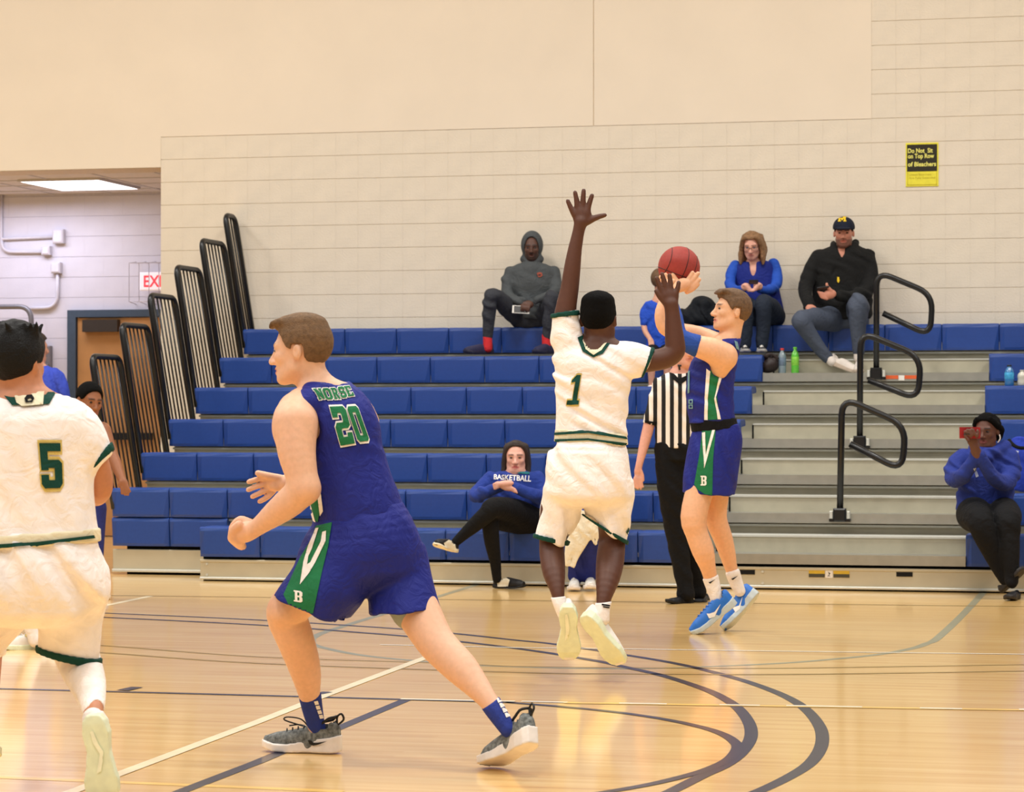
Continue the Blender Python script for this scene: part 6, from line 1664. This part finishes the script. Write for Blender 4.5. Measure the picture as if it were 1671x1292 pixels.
def sports_bag():
    p = Person(19.0, 'x', (1660, 790), .008)
    p.rings('b', [(1650, 716, 1700, 714, .6), (1640, 738, 1712, 735, .7), (1638, 770, 1716, 768, .75), (1640, 797, 1714, 797, .75)], k=.02, cap=.2)
    m = p.finish('b', cloth('bag_blue', (40, 62, 170)), 'body', disp=folds(.005, (1, .3, 0), .12, 4))
    r = empty('sports_bag', tuple(p.root.location)); bpy.data.objects.remove(p.root); put_under(m, r)
    tag(r, 'blue sports bag with a white tick mark behind the filming woman', 'bag')
    decal([[(1648, 781), (1651, 785), (1658, 780), (1664, 770), (1656, 777), (1651, 778)]], [m], C_TRIM, m, 'logo_mark', .005, 2)
    st = MB().tube(smooth_poly([W(1646, 718, 18.85), W(1655, 727, 18.8), W(1668, 731, 18.78), (W(1690, 728, 18.8))]), .014, 8).build('strap', C_BLACK, smooth=True); put_under(st, r)
    w = MB().tube([W(1650, 736, 18.77), W(1662, 738, 18.76)], .012, 6).build('buckle', cloth('pale_mark', (170, 178, 200))); put_under(w, r)
sports_bag()

def towel_person():
    d = 18.45
    p = Person(d, 'person in blue track trousers and white sneakers sitting behind the jumping player', (945, 965), .0105, (214, 160, 136))
    p.head(968, 742, .23, yaw=0, brow=(60, 40, 30)); p.tube('body', [(968, 758, 11), (968, 776, 14)], .02)
    T = cloth('track_blue', (36, 46, 122))
    p.rings('top', [(950, 772, 986, 772, .6), (932, 780, 1002, 780, .5), (932, 810, 1002, 810, .6), (934, 848, 1000, 848, .7)], k=.02, body=.85)
    p.limb('top', [(936, 786, 11), (930, 815, 11, -.05), (938, 836, 10, -.2), (948, 842, 8, -.3)], .02); p.limb('top', [(998, 786, 11), (1004, 815, 11, -.05), (996, 836, 10, -.2), (984, 842, 8, -.3)], .02)
    for hx in (952, 980): p.ball('body', hx, 845, 8, 7, 5, -.34, k=.01); fingers(p, 'body', hx - 5, 846, 4, 3.4, 0, 2, (0, 8), -.36)
    p.limb('trousers', [(955, 850, 21), (950, 846, 19, -.25), (946, 848, 17, -.45), (945, 870, 16.5, -.48), (943, 905, 16, -.42), (942, 938, 15, -.36)], .02, .75)
    p.limb('trousers', [(982, 850, 21), (976, 848, 19, -.25), (970, 852, 17, -.45), (968, 875, 16.5, -.48), (965, 905, 15.5, -.42), (962, 936, 14, -.36)], .02, .75)
    p.finish_body(); p.hair_cap(.008); p.finish('hair', HB); p.eyes()
    p.finish('top', T); p.finish('trousers', T, disp=folds(.005, (1, .5, 0), .1, 3))
    p.shoe((940, 959, -.26), (936, 964, -.5), (0, 1, 0), S_WHITE, S_SOLE, L=.28, lace=S_WHITE); p.shoe((964, 958, -.26), (963, 962, -.5), (0, 1, 0), S_WHITE, S_SOLE, L=.28)
    q = Person(d - .56, 'x', (945, 900), .006)
    q.rings('t', [(940, 832, 975, 836, .12), (930, 858, 972, 862, .2), (924, 884, 960, 886, .25), (921, 905, 946, 906, .22), (920, 922, 936, 926, .15)], k=.01)
    q.rings('t', [(955, 848, 974, 846, .2, .0), (962, 872, 978, 870, .25), (970, 890, 978, 888, .2)], k=.012)
    m = q.finish('t', cloth('towel', (240, 230, 204), bump=.6), 'towel', disp=folds(.003, (1, .3, 0), .08, 5)); bpy.data.objects.remove(q.root); m.parent = None; m.matrix_parent_inverse = Matrix.Identity(4)
    tag(m, 'cream towel hanging over the knees of the person behind the jumping player', 'towel')
towel_person()

def far_player():
    d = 17.25
    p = Person(d, 'player in dark blue bending forward beside the end rails, half hidden', (150, 978), .008, (150, 98, 68))
    p.head(146, 654, .232, yaw=38, pitch=-6, roll=6, brow=(24, 18, 16), lips=(150, 90, 80))
    p.tube('body', [(142, 672, 13, .03), (136, 692, 17, .08)], .02)
    tr = [(112, 690, 160, 690, .6, .08), (96, 702, 172, 700, .55, .1), (98, 740, 166, 738, .6, .1), (104, 790, 164, 790, .65, .1), (102, 826, 168, 826, .7, .1)]
    p.rings('jersey', tr, k=.02); p.rings('body', tr, k=.03, scale=.9, cap=.5)
    p.tube('body', [(166, 704, 16, .05), (178, 735, 12, 0), (188, 755, 10, -.05), (196, 775, 7.5, -.1), (200, 785, 7, -.12)], .02)
    p.ball('body', 202, 790, 8, 9, 5, -.13, k=.01)
    for f in ([(198, 795, 2.6), (199, 805, 2.2)], [(202, 796, 2.7), (204, 807, 2.3)], [(206, 796, 2.7), (209, 807, 2.3)], [(208, 793, 2.6), (212, 802, 2.2)], [(197, 786, 3), (194, 792, 2.5)]): p.tube('body', [(a, b, c, -.14) for a, b, c in f], .004)
    p.tube('body', [(102, 704, 16, .12), (92, 740, 12, .1), (90, 765, 10, .05), (96, 790, 7.5, 0)], .02); p.ball('body', 97, 797, 7, 9, 5, 0, k=.01)
    N = cloth('shorts_navy', (38, 44, 104))
    p.limb('shorts', [(120, 830, 24, .1), (118, 870, 24, 0), (116, 905, 22, -.05)], .02, .7); p.limb('shorts', [(150, 830, 24, .1), (148, 870, 23, .05), (147, 905, 22, .0)], .02, .7)
    p.tube('body', [(148, 880, 17, .05), (150, 905, 14, -.02), (158, 935, 11, .02), (163, 960, 8, .05), (163, 968, 9, .05)], .02); p.tube('body', [(116, 880, 17, .0), (114, 910, 14, -.1), (114, 940, 11, -.05), (114, 965, 8, 0)], .02)
    p.finish_body(); p.hair_cap(.008, ([-.14, -.07, -.035, -.03, .01, .014, .04, .06, .075, .10], [-.06, -.05, -.04, .022, .022, .004, .02, .062, .08, .085])); p.finish('hair', HB, disp=lambda P: .002 * noise3(P, 240, 4)); p.eyes((26, 20, 18))
    p.rings('jersey', [(165, 690, 182, 745, .8, -.0), (180, 690, 190, 745, .8, .0)], .004, 'sub')
    p.finish('jersey', C_ROYAL); p.finish('shorts', N)
    p.shoe((160, 975, .15), (171, 979, -.12), (0, 1, 0), S_BLUE, S_SOLE); p.shoe((116, 976, .1), (122, 980, -.2), (0, 1, 0), S_BLUE, S_SOLE)
far_player()

def blue_shirt_person():
    d = 20.6
    p = Person(d, 'person in a bright blue shirt standing behind the number 5 player near the door', (70, 940), .0105, (206, 150, 126))
    p.head(58, 567, .232, yaw=120, pitch=0); p.tube('body', [(60, 585, 11), (62, 602, 13)], .02)
    B = cloth('shirt_bright_blue', (64, 84, 196))
    p.rings('shirt', [(44, 598, 82, 598, .6), (28, 607, 98, 607, .55), (24, 630, 104, 632, .6), (28, 680, 100, 680, .62), (28, 730, 100, 730, .66)], k=.02, body=.85)
    p.limb('shirt', [(92, 614, 13), (102, 640, 12), (104, 680, 11), (98, 720, 9, -.1)], .02); p.limb('shirt', [(32, 614, 13), (24, 640, 12), (22, 680, 11), (26, 720, 9, -.1)], .02)
    for hx in (96, 28): p.ball('body', hx, 732, 6, 10, 5, -.12, k=.01); fingers(p, 'body', hx - 4, 738, 4, 2.6, 0, 1.8, (0, 9), -.12)
    p.limb('trousers', [(48, 735, 19), (46, 800, 17), (46, 870, 13), (46, 925, 11)], .02, .75); p.limb('trousers', [(78, 735, 19), (80, 800, 17), (80, 870, 13), (80, 925, 11)], .02, .75)
    p.finish_body(); p.hair_cap(.012); p.finish('hair', mat('hair_darkbrown', (46, 34, 30)), disp=lambda P: .002 * noise3(P, 240, 4))
    p.finish('shirt', B, disp=folds(.005, (1, .5, 0), .12, 3)); p.finish('trousers', C_BLACK)
    p.shoe((44, 925, .0), (40, 928, -.25), (0, 1, 0), S_BLACK, S_SOLE); p.shoe((82, 925, .0), (86, 928, -.25), (0, 1, 0), S_BLACK, S_SOLE)
blue_shirt_person()

def hidden_teammate():
    d = 13.5
    p = Person(d, 'white-uniformed teammate almost hidden behind the number 5 player', (30, 1062), .0105, (150, 98, 70))
    p.head(-34, 600, .23, yaw=90); p.tube('body', [(-34, 618, 17), (-36, 640, 21)], .02)
    p.rings('jersey', [(-60, 636, -14, 636, .6), (-80, 644, 4, 640, .55), (-84, 680, 2, 678, .6), (-80, 740, 0, 740, .6), (-80, 790, 2, 790, .65)], k=.02, body=.85)
    p.limb('jersey', [(-6, 646, 12), (-2, 670, 13)], .015); p.tube('body', [(-2, 670, 11), (-4, 720, 10), (10, 760, 8, .2)], .02); p.ball('body', 12, 768, 9, 10, 6, .22, k=.01)
    p.tube('body', [(-74, 650, 14), (-84, 700, 11), (-80, 750, 9, .1)], .02); p.ball('body', -80, 762, 8, 11, 6, .1, k=.01)
    p.limb('shorts', [(-54, 800, 32), (-62, 860, 30), (-64, 910, 28)], .02, .7); p.limb('shorts', [(-22, 800, 32), (4, 860, 30), (14, 912, 28)], .02, .7)
    p.tube('body', [(-62, 890, 22), (-66, 960, 18), (-70, 1030, 11), (-70, 1048, 11)], .02); p.tube('body', [(10, 890, 22), (26, 950, 17), (42, 1008, 10), (54, 1034, 9), (58, 1046, 9)], .02)
    p.tube('sock', [(40, 1000, 12), (50, 1025, 10.5), (58, 1046, 11)], 0); p.finish('sock', cloth('sock_white', (240, 232, 226)), 'sock')
    p.finish_body(); p.hair_cap(.008); p.finish('hair', HB); p.finish('jersey', C_WHITE); p.finish('shorts', C_WHITE)
    s1 = p.shoe((92, 1060, .1), (16, 1061, .02), (0, 1, 0), S_WHITE, S_LIME, L=.29, lace=S_WHITE)
    for k in range(3):
        x = 40 + k * 7; decal([[(x, 1036 + k), (x + 10, 1033 + k), (x + 12, 1036 + k), (x + 3, 1040 + k)]], [s1], cloth('gold', (214, 190, 110)), s1, 'logo_mark', .004, 2)
    p.shoe((-66, 1062, .1), (-90, 1063, -.1), (0, 1, 0), S_WHITE, S_LIME, L=.29)
hidden_teammate()

# ------------------------------------------------------------------ bottles and bag on the aisle steps
def bottle(px, py, Y, h, rad, rgb, cap, label, band=None, group='drink bottles in the bleachers', z=None):
    b = on_y(px, py, Y)
    if z is not None: b[2] = z
    o = empty('bottle', tuple(b)); tag(o, label, 'bottle', group)
    pr = [(rad * .9, 0), (rad, h * .03), (rad, h * .3), (rad * .9, h * .42), (rad, h * .52), (rad, h * .66), (rad * .8, h * .78), (rad * .42, h * .88), (rad * .42, h * .93)]
    put_under(MB().lathe(pr, b, 18).build('body', mat('bottle_%d_%d_%d' % rgb, rgb, rough=.12, spec=.6, noise=.05, coat=.6), smooth=True), o)
    put_under(MB().lathe([(rad * .46, h * .92), (rad * .5, h * .93), (rad * .5, h * .99), (rad * .44, h)], b, 16).build('cap', mat('cap_%d_%d_%d' % cap, cap, rough=.4), smooth=True), o)
    if band: put_under(MB().lathe([(rad * .985, h * .3), (rad * 1.02, h * .31), (rad * 1.02, h * .62), (rad * .985, h * .63)], b, 18).build('label', mat('band_%d_%d_%d' % band, band, rough=.4, noise=.25, nscale=40), smooth=True), o)
ZD5 = rowZ(5) - .15; YB = rowY(5) + .17
bottle(1276.5, 606, YB, .205, .032, (126, 142, 150), (214, 58, 52), 'clear bottle with a red cap beside the green one on the top aisle step', (104, 122, 140), z=ZD5)
bottle(1297.5, 607, YB, .215, .032, (96, 190, 60), (120, 214, 70), 'bright green soda bottle with a green cap on the top aisle step', (130, 200, 70), z=ZD5)
ZD4 = rowZ(4)
bottle(1647, 628, rowY(4) + .1, .16, .036, (50, 120, 176), (36, 42, 52), 'squat blue drink bottle on the right-hand bench', (70, 170, 220), z=ZD4)
bottle(1668, 628, rowY(4) + .1, .12, .036, (206, 204, 188), (196, 190, 170), 'pale drink bottle on the right-hand bench at the edge', None, z=ZD4)
def dark_bag():
    p = Person(dep_y(1256, YB), 'x', (1258, 607), .008)
    p.ball('b', 1258, 594, 13, 13, 14, 0, k=.02); p.ball('b', 1250, 598, 10, 10, 14, 0, k=.03); p.tube('b', [(1248, 582, 3, -.04), (1258, 577, 3, -.05), (1268, 584, 3, -.04)], .01)
    m = p.finish('b', mat('bag_brown', (44, 32, 30), rough=.5), 'handbag', disp=folds(.006, (1, .4, 0), .08, 4)); bpy.data.objects.remove(p.root); m.parent = None; m.matrix_parent_inverse = Matrix.Identity(4)
    tag(m, 'dark brown bag standing left of the bottles on the top aisle step', 'bag')
dark_bag()
